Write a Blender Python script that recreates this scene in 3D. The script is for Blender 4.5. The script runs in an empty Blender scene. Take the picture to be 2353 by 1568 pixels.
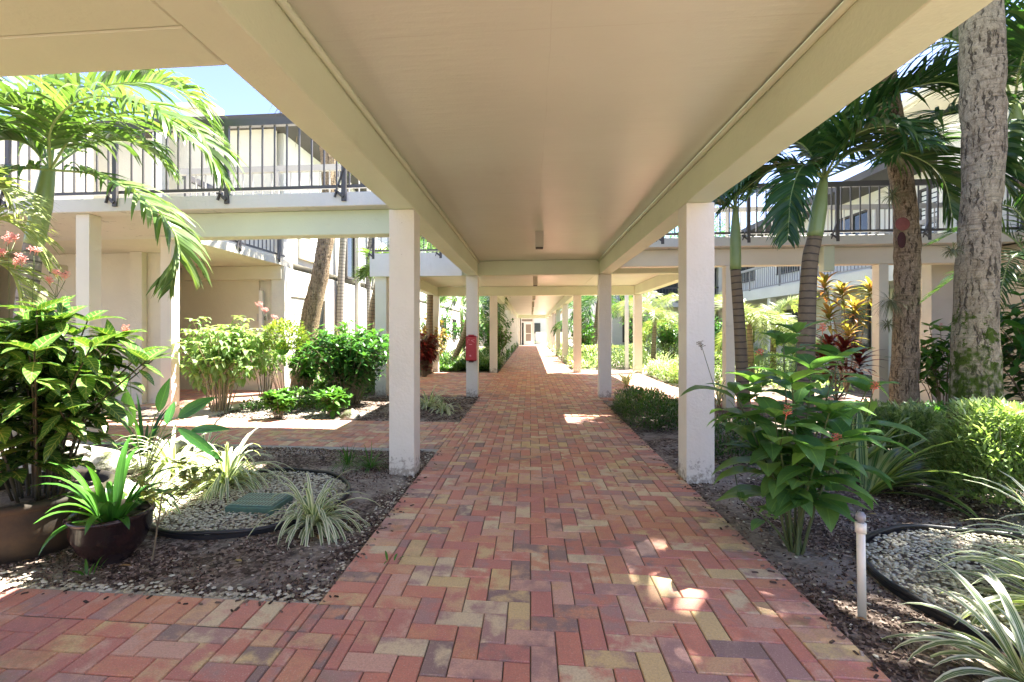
import bpy, math, random
from mathutils import Vector as V
# ---------------- camera, sky, sun, exposure ----------------
sc = bpy.context.scene
S = math.atan(.09); SN = math.sin(S); CS = math.cos(S)   # the view is turned 5 degrees left of the walkway
FP, CX, CY, CH = 1110., 1119., 761., 1.25
cam = bpy.data.objects.new('camera', bpy.data.cameras.new('camera'))
sc.collection.objects.link(cam); sc.camera = cam
cam.location = (0, 0, CH); cam.rotation_euler = (math.pi/2, 0, S)
cam.data.sensor_width = 36; cam.data.lens = 36*FP/2353
cam.data.shift_x = (1176.5-CX)/2353; cam.data.shift_y = -(784-CY)/2353
cam.data.clip_start = .05; cam.data.clip_end = 2000
SUND = V((.43, .25, 1)).normalized()
w = bpy.data.worlds.new('World'); sc.world = w; w.use_nodes = True
nt = w.node_tree; bg = nt.nodes['Background']
sky = nt.nodes.new('ShaderNodeTexSky'); sky.sky_type = 'NISHITA'; sky.sun_disc = False
sky.sun_elevation = math.asin(SUND.z); sky.sun_rotation = math.atan2(SUND.x, SUND.y)
sky.air_density = 1.0; sky.dust_density = .35; sky.ozone_density = 3.0
sm = nt.nodes.new('ShaderNodeMix'); sm.data_type = 'RGBA'; sm.blend_type = 'MULTIPLY'; sm.inputs[0].default_value = 1; sm.inputs[7].default_value = (.55, .47, .54, 1)
nt.links.new(sky.outputs[0], sm.inputs[6]); nt.links.new(sm.outputs[2], bg.inputs[0]); bg.inputs[1].default_value = .085
sun = bpy.data.objects.new('sun', bpy.data.lights.new('sun', 'SUN')); sc.collection.objects.link(sun)
sun.data.energy = 3.6; sun.data.angle = math.radians(.6); sun.data.color = (1, .95, .86)
sun.rotation_euler = SUND.to_track_quat('Z', 'Y').to_euler(); sun.location = (10, 5, 20)
sc.view_settings.view_transform = 'Standard'; sc.view_settings.look = 'None'
sc.view_settings.exposure = 3.42; sc.view_settings.gamma = 1
sc.cycles.max_bounces = 10; sc.cycles.diffuse_bounces = 8; sc.cycles.glossy_bounces = 3
sc.cycles.transmission_bounces = 6; sc.cycles.sample_clamp_indirect = 6; sc.cycles.caustics_reflective = False

# ---------------- helpers ----------------
R = random.Random(7); U = R.uniform
COL = sc.collection
def gp(px, py, z=0.):                      # point on the ground from a pixel of the 2353-wide photograph
    d = FP*(CH-z)/(py-CY); return pd(px, py, d)
def pd(px, py, d):
    r = (px-CX)/FP*d; return V((r*CS-d*SN, r*SN+d*CS, CH-(py-CY)/FP*d))
def onY(px, Y): u = (px-CX)/FP; return Y*(u*CS-SN)/(CS+u*SN)
def onX(px, X): u = (px-CX)/FP; return X*(CS+u*SN)/(u*CS-SN)
def zat(py, X, Y): return CH-(py-CY)/FP*(-X*SN+Y*CS)
def tag(o, label=None, cat=None, group=None, kind=None):
    if label: o['label'] = label
    if cat: o['category'] = cat
    if group: o['group'] = group
    if kind: o['kind'] = kind
    return o
def wloc(o):
    p = V((0, 0, 0))
    while o is not None: p = p+o.location; o = o.parent
    return p
def thing(name, label, cat, loc, group=None):
    o = bpy.data.objects.new(name, None); COL.objects.link(o); o.empty_display_size = .2
    o.location = loc; return tag(o, label, cat, group)
class MB:
    def __init__(s): s.v = []; s.f = []; s.uv = []; s.r = []; s.m = []; s.sm = []
    def face(s, pts, uvs=None, r=0., m=0, sm=False):
        n = len(s.v); s.v += [tuple(p) for p in pts]; s.f.append(tuple(range(n, n+len(pts))))
        s.uv += uvs or [(0, 0)]*len(pts); s.r.append(r); s.m.append(m); s.sm.append(sm)
    def faces(s, vs, fs, uvs=None, r=0., m=0, sm=True):
        n = len(s.v); s.v += [tuple(p) for p in vs]
        for f in fs:
            s.f.append(tuple(n+i for i in f)); s.r.append(r); s.m.append(m); s.sm.append(sm)
            s.uv += [uvs[i] for i in f] if uvs else [(0, 0)]*len(f)
    def box(s, x0, x1, y0, y1, z0, z1, r=0., m=0, rot=0, c=None, bev=0):
        if bev:
            b = bev; vs = []
            for z, i in ((z0, b), (z0+b, 0), (z1-b, 0), (z1, b)):
                vs += [(x0+i, y0+i, z), (x1-i, y0+i, z), (x1-i, y1-i, z), (x0+i, y1-i, z)]
            fs = [(3, 2, 1, 0), (12, 13, 14, 15)]+[(k*4+j, k*4+(j+1) % 4, k*4+4+(j+1) % 4, k*4+4+j) for k in range(3) for j in range(4)]
        else:
            vs = [(x, y, z) for z in (z0, z1) for (x, y) in ((x0, y0), (x1, y0), (x1, y1), (x0, y1))]
            fs = [(3, 2, 1, 0), (4, 5, 6, 7), (0, 1, 5, 4), (1, 2, 6, 5), (2, 3, 7, 6), (3, 0, 4, 7)]
        if rot:
            c = c or ((x0+x1)/2, (y0+y1)/2); ca, sa = math.cos(rot), math.sin(rot)
            vs = [(c[0]+(x-c[0])*ca-(y-c[1])*sa, c[1]+(x-c[0])*sa+(y-c[1])*ca, z) for x, y, z in vs]
        s.faces(vs, fs, None, r, m, False); return s
    def bar(s, a, b, wd, th, m=0, r=0.):      # box between two points
        a, b = V(a), V(b); d = (b-a).normalized(); up = V((0, 0, 1)) if abs(d.z) < .95 else V((0, 1, 0))
        x = d.cross(up).normalized()*wd/2; y = x.cross(d).normalized()*th/2
        vs = [a-x-y, a+x-y, a+x+y, a-x+y, b-x-y, b+x-y, b+x+y, b-x+y]
        s.faces(vs, [(3, 2, 1, 0), (4, 5, 6, 7), (0, 1, 5, 4), (1, 2, 6, 5), (2, 3, 7, 6), (3, 0, 4, 7)], None, r, m, False); return s
    def tube(s, pts, rad, n=8, m=0, r=0., cap=True, uvlen=True):
        pts = [V(p) for p in pts]; k = len(pts)
        if not hasattr(rad, '__len__'): rad = [rad]*k
        ref = V((0, 0, 1)); vs = []; uvs = []; L = 0
        t0 = (pts[1]-pts[0]).normalized()
        if abs(t0.z) > .9: ref = V((1, 0, 0))
        for i, p in enumerate(pts):
            t = (pts[min(i+1, k-1)]-pts[max(i-1, 0)]).normalized()
            x = ref.cross(t); x = x.normalized() if x.length > 1e-6 else V((1, 0, 0)); y = t.cross(x)
            if i: L += (p-pts[i-1]).length
            for j in range(n):
                a = 2*math.pi*j/n; vs.append(p+x*math.cos(a)*rad[i]+y*math.sin(a)*rad[i]); uvs.append((j/n, L))
        fs = [(i*n+j, i*n+(j+1) % n, (i+1)*n+(j+1) % n, (i+1)*n+j) for i in range(k-1) for j in range(n)]
        if cap: fs += [tuple(range(n-1, -1, -1)), tuple(range((k-1)*n, k*n))]
        s.faces(vs, fs, uvs, r, m, True); return s
    def lathe(s, c, prof, n=32, m=0, r=0.):
        vs = [(c[0]+q*math.cos(2*math.pi*j/n), c[1]+q*math.sin(2*math.pi*j/n), c[2]+z) for q, z in prof for j in range(n)]
        s.faces(vs, [(i*n+j, i*n+(j+1) % n, (i+1)*n+(j+1) % n, (i+1)*n+j) for i in range(len(prof)-1) for j in range(n)], None, r, m, True); return s
    def leaf(s, p, D, up, L, W, droop=.5, segs=4, fold=.2, r=None, m=0, kind=0, wav=0):
        r = U(0, 1) if r is None else r; D = D.normalized(); x = D.cross(up)
        x = x.normalized() if x.length > 1e-5 else V((1, 0, 0)); vs = []; uvs = []; q = V(p); d = D.copy(); st = L/segs
        for i in range(segs+1):
            t = i/segs
            if kind == 0: wd = math.sin(math.pi*min(1, t**.8+.03))**.75 if t < .999 else .02        # ovate
            elif kind == 1: wd = (.35+2.2*t if t < .3 else 1)*(1-t**4)+.03                     # strap
            else: wd = math.sin(math.pi*min(1, t**1.35*.97+.03))**.9 if t < .999 else .02         # obovate
            nrm = x.cross(d).normalized(); hw = W/2*wd
            o = nrm*(fold*hw+(wav*math.sin(t*17+r*9)*hw if wav else 0))
            vs += [q-x*hw+o, q, q+x*hw+o]; uvs += [(0, t), (.5, t), (1, t)]
            d = (d+V((0, 0, -droop/segs*(.4+1.2*t)))).normalized(); q = q+d*st
        fs = []
        for i in range(segs): a = i*3; fs += [(a, a+1, a+4, a+3), (a+1, a+2, a+5, a+4)]
        s.faces(vs, fs, uvs, r, m, True)
    def blade(s, p, D, wv, L, W, droop, segs=4, r=None, m=0):      # flat leaflet
        r = U(0, 1) if r is None else r; d = D.normalized(); q = V(p); vs = []; uvs = []; st = L/segs
        for i in range(segs+1):
            t = i/segs; hw = W/2*(min(1, .45+2.4*t)*(1-t**2.2)+.04); x = wv-d*wv.dot(d)
            x = x.normalized()*hw if x.length > 1e-4 else V((hw, 0, 0))
            vs += [q-x, q+x]; uvs += [(0, t), (1, t)]
            d = (d+V((0, 0, -droop/segs*(.3+1.4*t)))).normalized(); q = q+d*st
        s.faces(vs, [(2*i, 2*i+1, 2*i+3, 2*i+2) for i in range(segs)], uvs, r, m, True)
    def build(s, name, mats, parent=None):
        me = bpy.data.meshes.new(name); base = wloc(parent) if parent is not None else V((0, 0, 0))
        vs = s.v if base.length == 0 else [(a-base.x, b-base.y, c-base.z) for a, b, c in s.v]
        me.from_pydata(vs, [], s.f)
        for mt in (mats if isinstance(mats, (list, tuple)) else [mats]): me.materials.append(mt)
        uvl = me.uv_layers.new(name='UVMap'); uvl.data.foreach_set('uv', [c for t in s.uv for c in t])
        at = me.attributes.new('rnd', 'FLOAT', 'FACE'); at.data.foreach_set('value', s.r)
        me.polygons.foreach_set('material_index', s.m); me.polygons.foreach_set('use_smooth', s.sm); me.update()
        o = bpy.data.objects.new(name, me); COL.objects.link(o)
        if parent is not None: o.parent = parent
        return o
def single(mb, name, mats, label, cat, group=None, kind=None): return tag(mb.build(name, mats), label, cat, group, kind)

# ---------------- materials ----------------
class Nd:
    def __init__(s, name):
        s.mat = bpy.data.materials.new(name); s.mat.use_nodes = True; s.t = s.mat.node_tree
        s.b = s.t.nodes['Principled BSDF']; s.out = s.t.nodes['Material Output']
    def n(s, ty, **kw):
        o = s.t.nodes.new('ShaderNode'+ty)
        for k, v in kw.items():
            if hasattr(o, k): setattr(o, k, v)
        return o
    def l(s, a, b): s.t.links.new(a, b)
    def pos(s): return s.n('NewGeometry').outputs['Position']
    def noise(s, scale, vec=None, det=3, rough=.5):
        o = s.n('TexNoise'); o.inputs['Scale'].default_value = scale; o.inputs['Detail'].default_value = det
        o.inputs['Roughness'].default_value = rough
        s.l(vec or s.pos(), o.inputs['Vector']); return o.outputs['Fac']
    def vor(s, scale, vec=None, feature='F1', out='Distance'):
        o = s.n('TexVoronoi'); o.feature = feature; o.inputs['Scale'].default_value = scale
        s.l(vec or s.pos(), o.inputs['Vector']); return o.outputs[out]
    def ramp(s, fac, stops, const=False):
        o = s.n('ValToRGB'); e = o.color_ramp.elements; o.color_ramp.interpolation = 'CONSTANT' if const else 'LINEAR'
        for i, (p, c) in enumerate(stops):
            q = e[i] if i < 2 else e.new(p)
            q.position = p; q.color = (*c, 1) if len(c) == 3 else c
        s.l(fac, o.inputs[0]); return o.outputs[0]
    def rampf(s, fac, a, b): return s.ramp(fac, [(a, (0, 0, 0)), (b, (1, 1, 1))])
    def mix(s, fac, a, b, mode='MIX'):
        o = s.n('Mix'); o.data_type = 'RGBA'; o.blend_type = mode; ins = [o.inputs[0], o.inputs[6], o.inputs[7]]
        for i, x in zip(ins, (fac, a, b)):
            if isinstance(x, (int, float)): i.default_value = x
            elif isinstance(x, tuple): i.default_value = (*x, 1)
            else: s.l(x, i)
        return o.outputs[2]
    def math(s, op, a, b=None, c=None):
        o = s.n('Math'); o.operation = op
        for i, x in enumerate((a, b, c)):
            if x is None: continue
            if isinstance(x, (int, float)): o.inputs[i].default_value = x
            else: s.l(x, o.inputs[i])
        return o.outputs[0]
    def attr(s, n='rnd'): o = s.n('Attribute'); o.attribute_name = n; return o.outputs['Fac']
    def sep(s, v): o = s.n('SeparateXYZ'); s.l(v, o.inputs[0]); return o.outputs
    def scl(s, v, sc3):
        o = s.n('VectorMath'); o.operation = 'MULTIPLY'; s.l(v, o.inputs[0]); o.inputs[1].default_value = sc3; return o.outputs[0]
    def bump(s, h, strength=.3, dist=.01):
        o = s.n('Bump'); o.inputs['Strength'].default_value = strength; o.inputs['Distance'].default_value = dist
        s.l(h, o.inputs['Height']); s.l(o.outputs[0], s.b.inputs['Normal'])
    def fin(s, col, rough=.6, spec=.5):
        if isinstance(col, tuple): s.b.inputs['Base Color'].default_value = (*col, 1)
        else: s.l(col, s.b.inputs['Base Color'])
        if isinstance(rough, (int, float)): s.b.inputs['Roughness'].default_value = rough
        else: s.l(rough, s.b.inputs['Roughness'])
        s.b.inputs['Specular IOR Level'].default_value = spec; return s.mat
def sc3(c, k): return tuple(x*k for x in c)
def paint(name, c, rough=.5, bump=.25, stain=(.35, .33, .24), st=.25, seam=False):
    n = Nd(name); a = n.mix(n.rampf(n.noise(1.3, det=5), .35, .7), sc3(c, .93), sc3(c, 1.03))
    b = n.mix(n.math('MULTIPLY', n.rampf(n.noise(2.7, n.scl(n.pos(), (1, 1, 2.2)), 6, .65), .6, .78), st), a, stain)
    h = n.math('ADD', n.noise(60, det=4), n.math('MULTIPLY', n.noise(9, det=3), 1.5))
    pit = n.rampf(n.vor(7.0), .012, .03); b = n.mix(n.math('MULTIPLY', n.math('SUBTRACT', 1, pit), .5), b, stain)
    n.bump(h, bump, .006); return n.fin(b, n.math('ADD', rough-.1, n.math('MULTIPLY', n.noise(3), .2)))
def plain(name, c, rough=.5, var=.12, sc_=6, metal=0):
    n = Nd(name); a = n.mix(n.noise(sc_, det=4), sc3(c, 1-var), sc3(c, 1+var)); n.bump(n.noise(80), .1, .003)
    n.b.inputs['Metallic'].default_value = metal; return n.fin(a, rough)
def leafm(name, stops, rough=.4, trans=.35, vein=None, stripe=None, under=None):
    n = Nd(name); col = n.ramp(n.attr(), stops); uv = n.sep(n.n('UVMap').outputs[0]); u, v = uv[0], uv[1]
    au = n.math('ABSOLUTE', n.math('SUBTRACT', u, .5))
    if vein:
        vc, k = vein; t = n.math('FRACT', n.math('SUBTRACT', n.math('MULTIPLY', v, k), n.math('MULTIPLY', au, 2.6)))
        ln = n.math('LESS_THAN', t, .13); mid = n.math('LESS_THAN', au, .035)
        edge = n.math('LESS_THAN', au, .46); col = n.mix(n.math('MULTIPLY', n.math('MAXIMUM', n.math('MULTIPLY', ln, edge), mid), .8), col, vc)
    elif not stripe:
        mid = n.math('LESS_THAN', au, .03); col = n.mix(n.math('MULTIPLY', mid, .35), col, sc3(stops[-1][1], 1.5))
        t = n.math('FRACT', n.math('SUBTRACT', n.math('MULTIPLY', v, 9), n.math('MULTIPLY', au, 4)))
        col = n.mix(n.math('MULTIPLY', n.math('LESS_THAN', t, .12), .18), col, sc3(stops[-1][1], 1.3))
    if stripe:
        e = n.rampf(n.math('ADD', au, n.math('MULTIPLY', n.math('SUBTRACT', n.attr(), .5), .12)), .2, .3)
        col = n.mix(e, col, stripe)
        e2 = n.math('LESS_THAN', n.math('ABSOLUTE', n.math('SUBTRACT', au, .1)), .03); col = n.mix(n.math('MULTIPLY', e2, .6), col, stripe)
    col = n.mix(n.math('MULTIPLY', n.rampf(n.noise(11, det=3), .4, .7), .25), col, sc3(stops[0][1], .8))
    n.fin(col, rough, .45)
    tr = n.n('BsdfTranslucent'); tc = n.mix(1., col, (1.25, 1.3, .55), 'MULTIPLY'); n.l(tc, tr.inputs[0])
    ms = n.n('MixShader'); ms.inputs[0].default_value = trans
    n.l(n.b.outputs[0], ms.inputs[1]); n.l(tr.outputs[0], ms.inputs[2]); n.l(ms.outputs[0], n.out.inputs[0]); return n.mat

cream = paint('cream_paint', (.76, .715, .585), .5)
beamc = paint('beam_paint', (.63, .685, .50), .5, .3)
def ceiling_mat():
    n = Nd('ceiling_paint'); p = n.pos(); c = n.mix(n.rampf(n.noise(.9, det=5), .35, .7), (.575, .61, .50), (.635, .67, .555))
    x = n.sep(p); w_ = n.math('MULTIPLY', n.math('SUBTRACT', n.noise(2.5, det=4), .5), .03)
    def line(v, per, off, th): return n.math('LESS_THAN', n.math('FRACT', n.math('DIVIDE', n.math('ADD', n.math('ADD', v, w_), off), per)), th/per)
    ln = n.math('MAXIMUM', line(x[1], 2.57, .4, .006), line(x[0], 8., -.09, .005))
    c = n.mix(n.math('MULTIPLY', n.math('MULTIPLY', ln, n.rampf(n.noise(3.5, det=4), .4, .6)), .22), c, (.40, .37, .27))
    st = n.rampf(n.noise(1.1, n.scl(p, (1, .35, 1)), 7, .7), .6, .75); c = n.mix(n.math('MULTIPLY', st, .22), c, (.48, .44, .32))
    sp = n.math('LESS_THAN', n.vor(1.6), .012); c = n.mix(n.math('MULTIPLY', sp, .7), c, (.15, .12, .08))
    h = n.math('ADD', n.noise(10, n.scl(p, (.35, 3, 1)), 5, .6), n.math('MULTIPLY', n.noise(70, det=3), .3)); n.bump(n.math('SUBTRACT', h, n.math('MULTIPLY', ln, .5)), .35, .008)
    return n.fin(c, n.math('ADD', .22, n.math('MULTIPLY', n.noise(5, n.scl(p, (.5, 2.5, 1)), 4), .25)), .5)
ceilc = ceiling_mat()
def column_mat():
    n = Nd('column_paint'); p = n.pos(); c = n.mix(n.rampf(n.noise(1.6, det=6, rough=.6), .35, .7), (.70, .68, .60), (.78, .755, .685))
    z = n.sep(p)[2]; k = n.math('SUBTRACT', n.noise(22, det=7, rough=.75), n.math('MULTIPLY', z, .9)); c = n.mix(n.math('MULTIPLY', n.rampf(k, .40, .52), .75), c, (.26, .22, .17))
    sp = n.rampf(n.vor(9), .02, .05); c = n.mix(n.math('MULTIPLY', n.math('SUBTRACT', 1, sp), .6), c, (.35, .31, .25))
    dr = n.rampf(n.noise(7, n.scl(p, (2.5, 2.5, .35)), 6, .7), .60, .74); c = n.mix(n.math('MULTIPLY', dr, .25), c, (.50, .47, .38))
    h = n.math('ADD', n.noise(45, det=5), n.math('MULTIPLY', n.noise(6, det=4), 2.)); n.bump(n.math('ADD', h, n.math('MULTIPLY', sp, .6)), .4, .01); return n.fin(c, .55)
colc = column_mat()
def fascia_mat():
    n = Nd('fascia_paint'); p = n.pos(); c = n.mix(n.noise(2, det=5), (.60, .585, .52), (.69, .67, .60)); z = n.sep(p)[2]
    k = n.math('ADD', n.noise(5, n.scl(p, (1, 1, .6)), 8, .75), n.math('MULTIPLY', n.math('ABSOLUTE', n.math('SUBTRACT', z, 2.675)), 1.6)); c = n.mix(n.math('MULTIPLY', n.rampf(k, .70, .79), .7), c, (.10, .10, .08))
    n.bump(n.noise(30, det=5), .5, .01); return n.fin(c, .65)
stucco = paint('white_stucco', (.68, .66, .59), .8, .8, st=.12)
stuccob = paint('cream_stucco', (.68, .64, .51), .8, .8, st=.12)
fascia = fascia_mat()
greyr = plain('weathered_grey_rail', (.30, .285, .26), .55)
brown = plain('bronze_rail', (.075, .068, .062), .45)
roofd = plain('dark_roof_fascia', (.07, .062, .055), .7)
rooft = plain('roof_shingle', (.25, .22, .19), .9, .25, 20)
glass = plain('dark_glass', (.04, .05, .05), .08)
whitem = plain('white_metal', (.78, .77, .73), .4)
louver = plain('louver_white', (.72, .72, .66), .5)
red = plain('red_plastic', (.42, .015, .03), .35)
redl = plain('worn_red_print', (.75, .25, .28), .5)
black = plain('black_plastic', (.018, .018, .02), .4)
pvc = plain('white_pvc', (.72, .72, .62), .35)
greyp = plain('grey_plastic', (.28, .28, .29), .4)
greenbox = plain('green_lid', (.10, .19, .15), .5, .2, 30)
bark_d = plain('thin_stem', (.16, .13, .08), .8, .3, 30)
stemg = plain('green_stem', (.09, .12, .04), .5, .25, 20)
petiole = plain('palm_petiole', (.26, .34, .11), .45, .2, 12)
coral = plain('coral_flower', (.78, .20, .13), .5, .2, 40)
pinkf = plain('pink_coral_flower', (.85, .36, .32), .5, .2, 40)
# brick pavers: colour belongs to each brick
def brickm():
    n = Nd('clay_pavers'); a = n.attr()
    st = [(0, (.62, .245, .175)), (.20, (.56, .225, .185)), (.38, (.66, .39, .30)), (.50, (.44, .26, .235)), (.60, (.64, .30, .18)),
          (.70, (.69, .52, .26)), (.77, (.66, .41, .24)), (.86, (.30, .20, .185)), (.92, (.72, .59, .38))]
    c1 = n.ramp(a, st, True); c2 = n.ramp(n.math('FRACT', n.math('ADD', n.math('MULTIPLY', a, 7.3), .31)), st, True)
    c = n.mix(n.rampf(n.noise(9, det=4, rough=.6), .46, .64), c1, c2)
    c = n.mix(n.math('MULTIPLY', n.rampf(n.noise(120, det=4, rough=.7), .45, .62), .30), c, (.26, .16, .13))
    c = n.mix(n.math('MULTIPLY', n.rampf(n.noise(190, det=2), .60, .72), .6), c, (.74, .60, .48))
    d1 = n.math('MULTIPLY', n.rampf(n.noise(1.0, det=8, rough=.72), .50, .68), n.rampf(n.noise(28, det=5, rough=.7), .3, .6))
    c = n.mix(n.math('MULTIPLY', d1, .62), c, (.17, .11, .10))
    x = n.sep(n.pos())
    m = n.math('MULTIPLY', n.rampf(n.noise(2.2, det=7, rough=.75), .54, .66), n.rampf(n.math('ABSOLUTE', n.math('ADD', x[0], -.15)), .8, 1.1))
    c = n.mix(n.math('MULTIPLY', m, .5), c, (.20, .19, .07))
    n.bump(n.math('ADD', n.noise(150, det=3), n.math('MULTIPLY', n.noise(22, det=3), .8)), .45, .004); return n.fin(c, n.math('ADD', .38, n.math('MULTIPLY', n.noise(4), .35)), .45)
brick = brickm()
joint = plain('joint_sand', (.13, .11, .08), .95, .4, 60)
def mulchg():
    n = Nd('mulch_soil'); p = n.pos(); v = n.vor(55, n.scl(p, (1, 1.0, 1)), 'F1', 'Color'); s = n.sep(v)
    c = n.ramp(s[0], [(0, (.04, .028, .022)), (.5, (.12, .088, .07)), (1, (.30, .24, .20))])
    c = n.mix(n.math('MULTIPLY', n.rampf(n.noise(1.7, det=6, rough=.65), .46, .6), .75), c, (.40, .36, .31))
    g = n.mix(n.noise(30, det=5), (.03, .06, .012), (.07, .10, .03))
    xy = n.sep(p); far = n.math('GREATER_THAN', n.math('MAXIMUM', n.math('ABSOLUTE', xy[0]), n.math('MULTIPLY', xy[1], .5)), 24)
    c = n.mix(far, c, g)
    n.bump(n.math('ADD', n.vor(55), n.noise(140, det=4)), .8, .012); return n.fin(c, .95, .2)
mulch = mulchg()
def chipm():
    n = Nd('mulch_chip'); c = n.ramp(n.attr(), [(0, (.03, .02, .016)), (.35, (.11, .073, .056)), (.7, (.25, .175, .135)), (.9, (.40, .32, .26)), (1, (.5, .42, .34))])
    return n.fin(c, .85, .25)
chip = chipm()
def pebm():
    n = Nd('river_pebble'); c = n.ramp(n.attr(), [(0, (.32, .28, .20)), (.3, (.56, .52, .40)), (.7, (.68, .65, .52)), (1, (.76, .74, .64))])
    return n.fin(n.mix(n.math('MULTIPLY', n.noise(60), .3), c, (.2, .2, .1)), .6)
pebble = pebm()
def rockm():
    n = Nd('mossy_rock'); c = n.mix(n.noise(6, det=6), (.25, .24, .20), (.62, .60, .52)); c = n.mix(n.rampf(n.noise(3.2, det=6, rough=.7), .5, .6), c, (.07, .08, .03))
    n.bump(n.noise(14, det=6), .9, .03); return n.fin(c, .9)
rock = rockm()
def potm(name, c1, c2, c3, rough):
    n = Nd(name); c = n.mix(n.rampf(n.noise(5, det=6, rough=.7), .4, .6), c1, c2); c = n.mix(n.math('MULTIPLY', n.rampf(n.noise(2.3, det=5), .5, .7), .8), c, c3)
    n.bump(n.noise(30, det=4), .3, .006); return n.fin(c, rough)
potA = potm('mossy_clay_pot', (.034, .023, .011), (.013, .010, .007), (.036, .042, .008), .8)
potB = potm('glazed_pot', (.03, .015, .014), (.012, .008, .009), (.07, .055, .05), .22)
def sabal(name, moss, tint=None):
    n = Nd(name); p = n.pos(); w_ = n.n('VectorMath'); w_.operation = 'ADD'; nz = n.n('TexNoise'); nz.inputs['Scale'].default_value = 14; n.l(p, nz.inputs['Vector'])
    sx = n.scl(nz.outputs['Color'], (.06, .06, .02)); n.l(p, w_.inputs[0]); n.l(sx, w_.inputs[1]); pw = w_.outputs[0]
    a = n.noise(34, n.scl(pw, (1, 1, .45)), 7, .75); c = n.ramp(a, [(.28, (.07, .058, .042)), (.42, (.25, .22, .165)), (.58, (.40, .365, .29)), (.78, (.52, .49, .40))])
    cr = n.rampf(n.noise(46, n.scl(pw, (1, 1, .13)), 4, .65), .36, .44); c = n.mix(n.math('MULTIPLY', n.math('SUBTRACT', 1, cr), .8), c, (.045, .035, .025))
    rg = n.noise(30, n.scl(pw, (.12, .12, 1.6)), 3, .6); c = n.mix(n.math('MULTIPLY', n.rampf(rg, .55, .66), .5), c, (.10, .08, .055))
    c = n.mix(n.math('MULTIPLY', n.rampf(n.noise(2.2, det=4), .5, .7), .3), c, (.48, .50, .38))
    if tint: c = n.mix(1., c, tint, 'MULTIPLY')
    if moss:
        m = n.math('LESS_THAN', n.math('ADD', n.sep(p)[2], n.math('MULTIPLY', n.noise(4, det=6, rough=.75), 2.6)), moss)
        c = n.mix(n.math('MULTIPLY', m, n.rampf(n.noise(18, det=5), .35, .55)), c, (.07, .11, .015))
    h = n.math('ADD', n.math('MULTIPLY', cr, .8), n.math('SUBTRACT', a, n.math('MULTIPLY', rg, .6))); n.bump(h, 1, .03); return n.fin(c, .9, .2)
trunkg = sabal('rough_palm_bark', 0, (1., .82, .66)); trunkm = sabal('mossy_palm_bark', 2.5, (1., .96, .84))
def ringm(name, c1, c2, c3):
    n = Nd(name); v = n.sep(n.n('UVMap').outputs[0])[1]; v = n.math('ADD', v, n.math('MULTIPLY', n.noise(12), .02))
    f = n.math('FRACT', n.math('MULTIPLY', v, 11.5)); c = n.mix(n.noise(20, det=5), c1, c2)
    c = n.mix(n.math('MULTIPLY', n.math('LESS_THAN', f, .2), .8), c, c3)
    n.bump(n.math('ADD', n.math('MINIMUM', f, .3), n.noise(60)), .6, .01); return n.fin(c, .75)
ringt = ringm('ringed_grey_trunk', (.34, .31, .26), (.17, .15, .12), (.06, .05, .04))
ringb = ringm('ringed_brown_trunk', (.26, .20, .12), (.14, .11, .07), (.05, .04, .03))
crownsh = plain('green_crownshaft', (.24, .33, .12), .35, .25, 5)
L_palm = leafm('palm_leaf', [(0, (.07, .14, .035)), (.5, (.12, .21, .055)), (1, (.21, .30, .10))], .32, .36)
L_palmd = leafm('dark_palm_leaf', [(0, (.025, .075, .022)), (.6, (.05, .13, .035)), (1, (.12, .19, .05))], .33, .4)
L_palmy = leafm('yellow_palm_leaf', [(0, (.16, .22, .07)), (.6, (.27, .33, .12)), (1, (.40, .43, .20))], .4, .38)
L_dead = leafm('dead_frond', [(0, (.18, .12, .07)), (1, (.38, .28, .17))], .8, .2)
L_sanch = leafm('veined_leaf', [(0, (.03, .085, .018)), (.75, (.06, .15, .025)), (1, (.14, .28, .04))], .28, .25, vein=((.42, .45, .13), 7))
L_dark = leafm('dark_broad_leaf', [(0, (.03, .10, .03)), (.6, (.055, .17, .04)), (1, (.11, .26, .045))], .33, .38)
L_mid = leafm('green_broad_leaf', [(0, (.035, .11, .02)), (.6, (.07, .19, .03)), (1, (.12, .27, .045))], .38, .4)
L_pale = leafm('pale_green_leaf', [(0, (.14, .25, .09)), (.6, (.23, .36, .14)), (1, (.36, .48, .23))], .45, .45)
L_blue = leafm('firespike_leaf', [(0, (.08, .19, .06)), (.6, (.14, .30, .10)), (1, (.24, .42, .10))], .32, .45)
L_lily = leafm('lily_leaf', [(0, (.04, .14, .025)), (1, (.10, .26, .045))], .25, .35)
L_spid = leafm('striped_leaf', [(0, (.09, .17, .05)), (1, (.17, .27, .09))], .4, .35, stripe=(.84, .85, .68))
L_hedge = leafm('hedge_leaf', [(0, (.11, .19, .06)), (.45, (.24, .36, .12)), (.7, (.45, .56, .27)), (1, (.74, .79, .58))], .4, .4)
L_yel = leafm('yellow_shrub_leaf', [(0, (.11, .19, .03)), (.5, (.22, .30, .05)), (1, (.42, .42, .10))], .4, .4)
L_cover = leafm('ground_leaf', [(0, (.035, .10, .025)), (.6, (.08, .19, .04)), (1, (.18, .29, .07))], .4, .4)
L_croton = leafm('croton_leaf', [(0, (.09, .13, .03)), (.3, (.20, .22, .05)), (.55, (.34, .12, .06)), (.75, (.42, .36, .10)), (1, (.50, .28, .12))], .35, .35)
L_redc = leafm('red_cordyline_leaf', [(0, (.06, .01, .012)), (.6, (.16, .02, .02)), (1, (.35, .07, .06))], .3, .3)
L_ging = leafm('ginger_leaf', [(0, (.03, .10, .025)), (1, (.08, .2, .04))], .3, .35, stripe=(.34, .42, .16))
L_moss = leafm('air_plant', [(0, (.10, .12, .06)), (1, (.24, .26, .15))], .8, .2)
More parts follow.
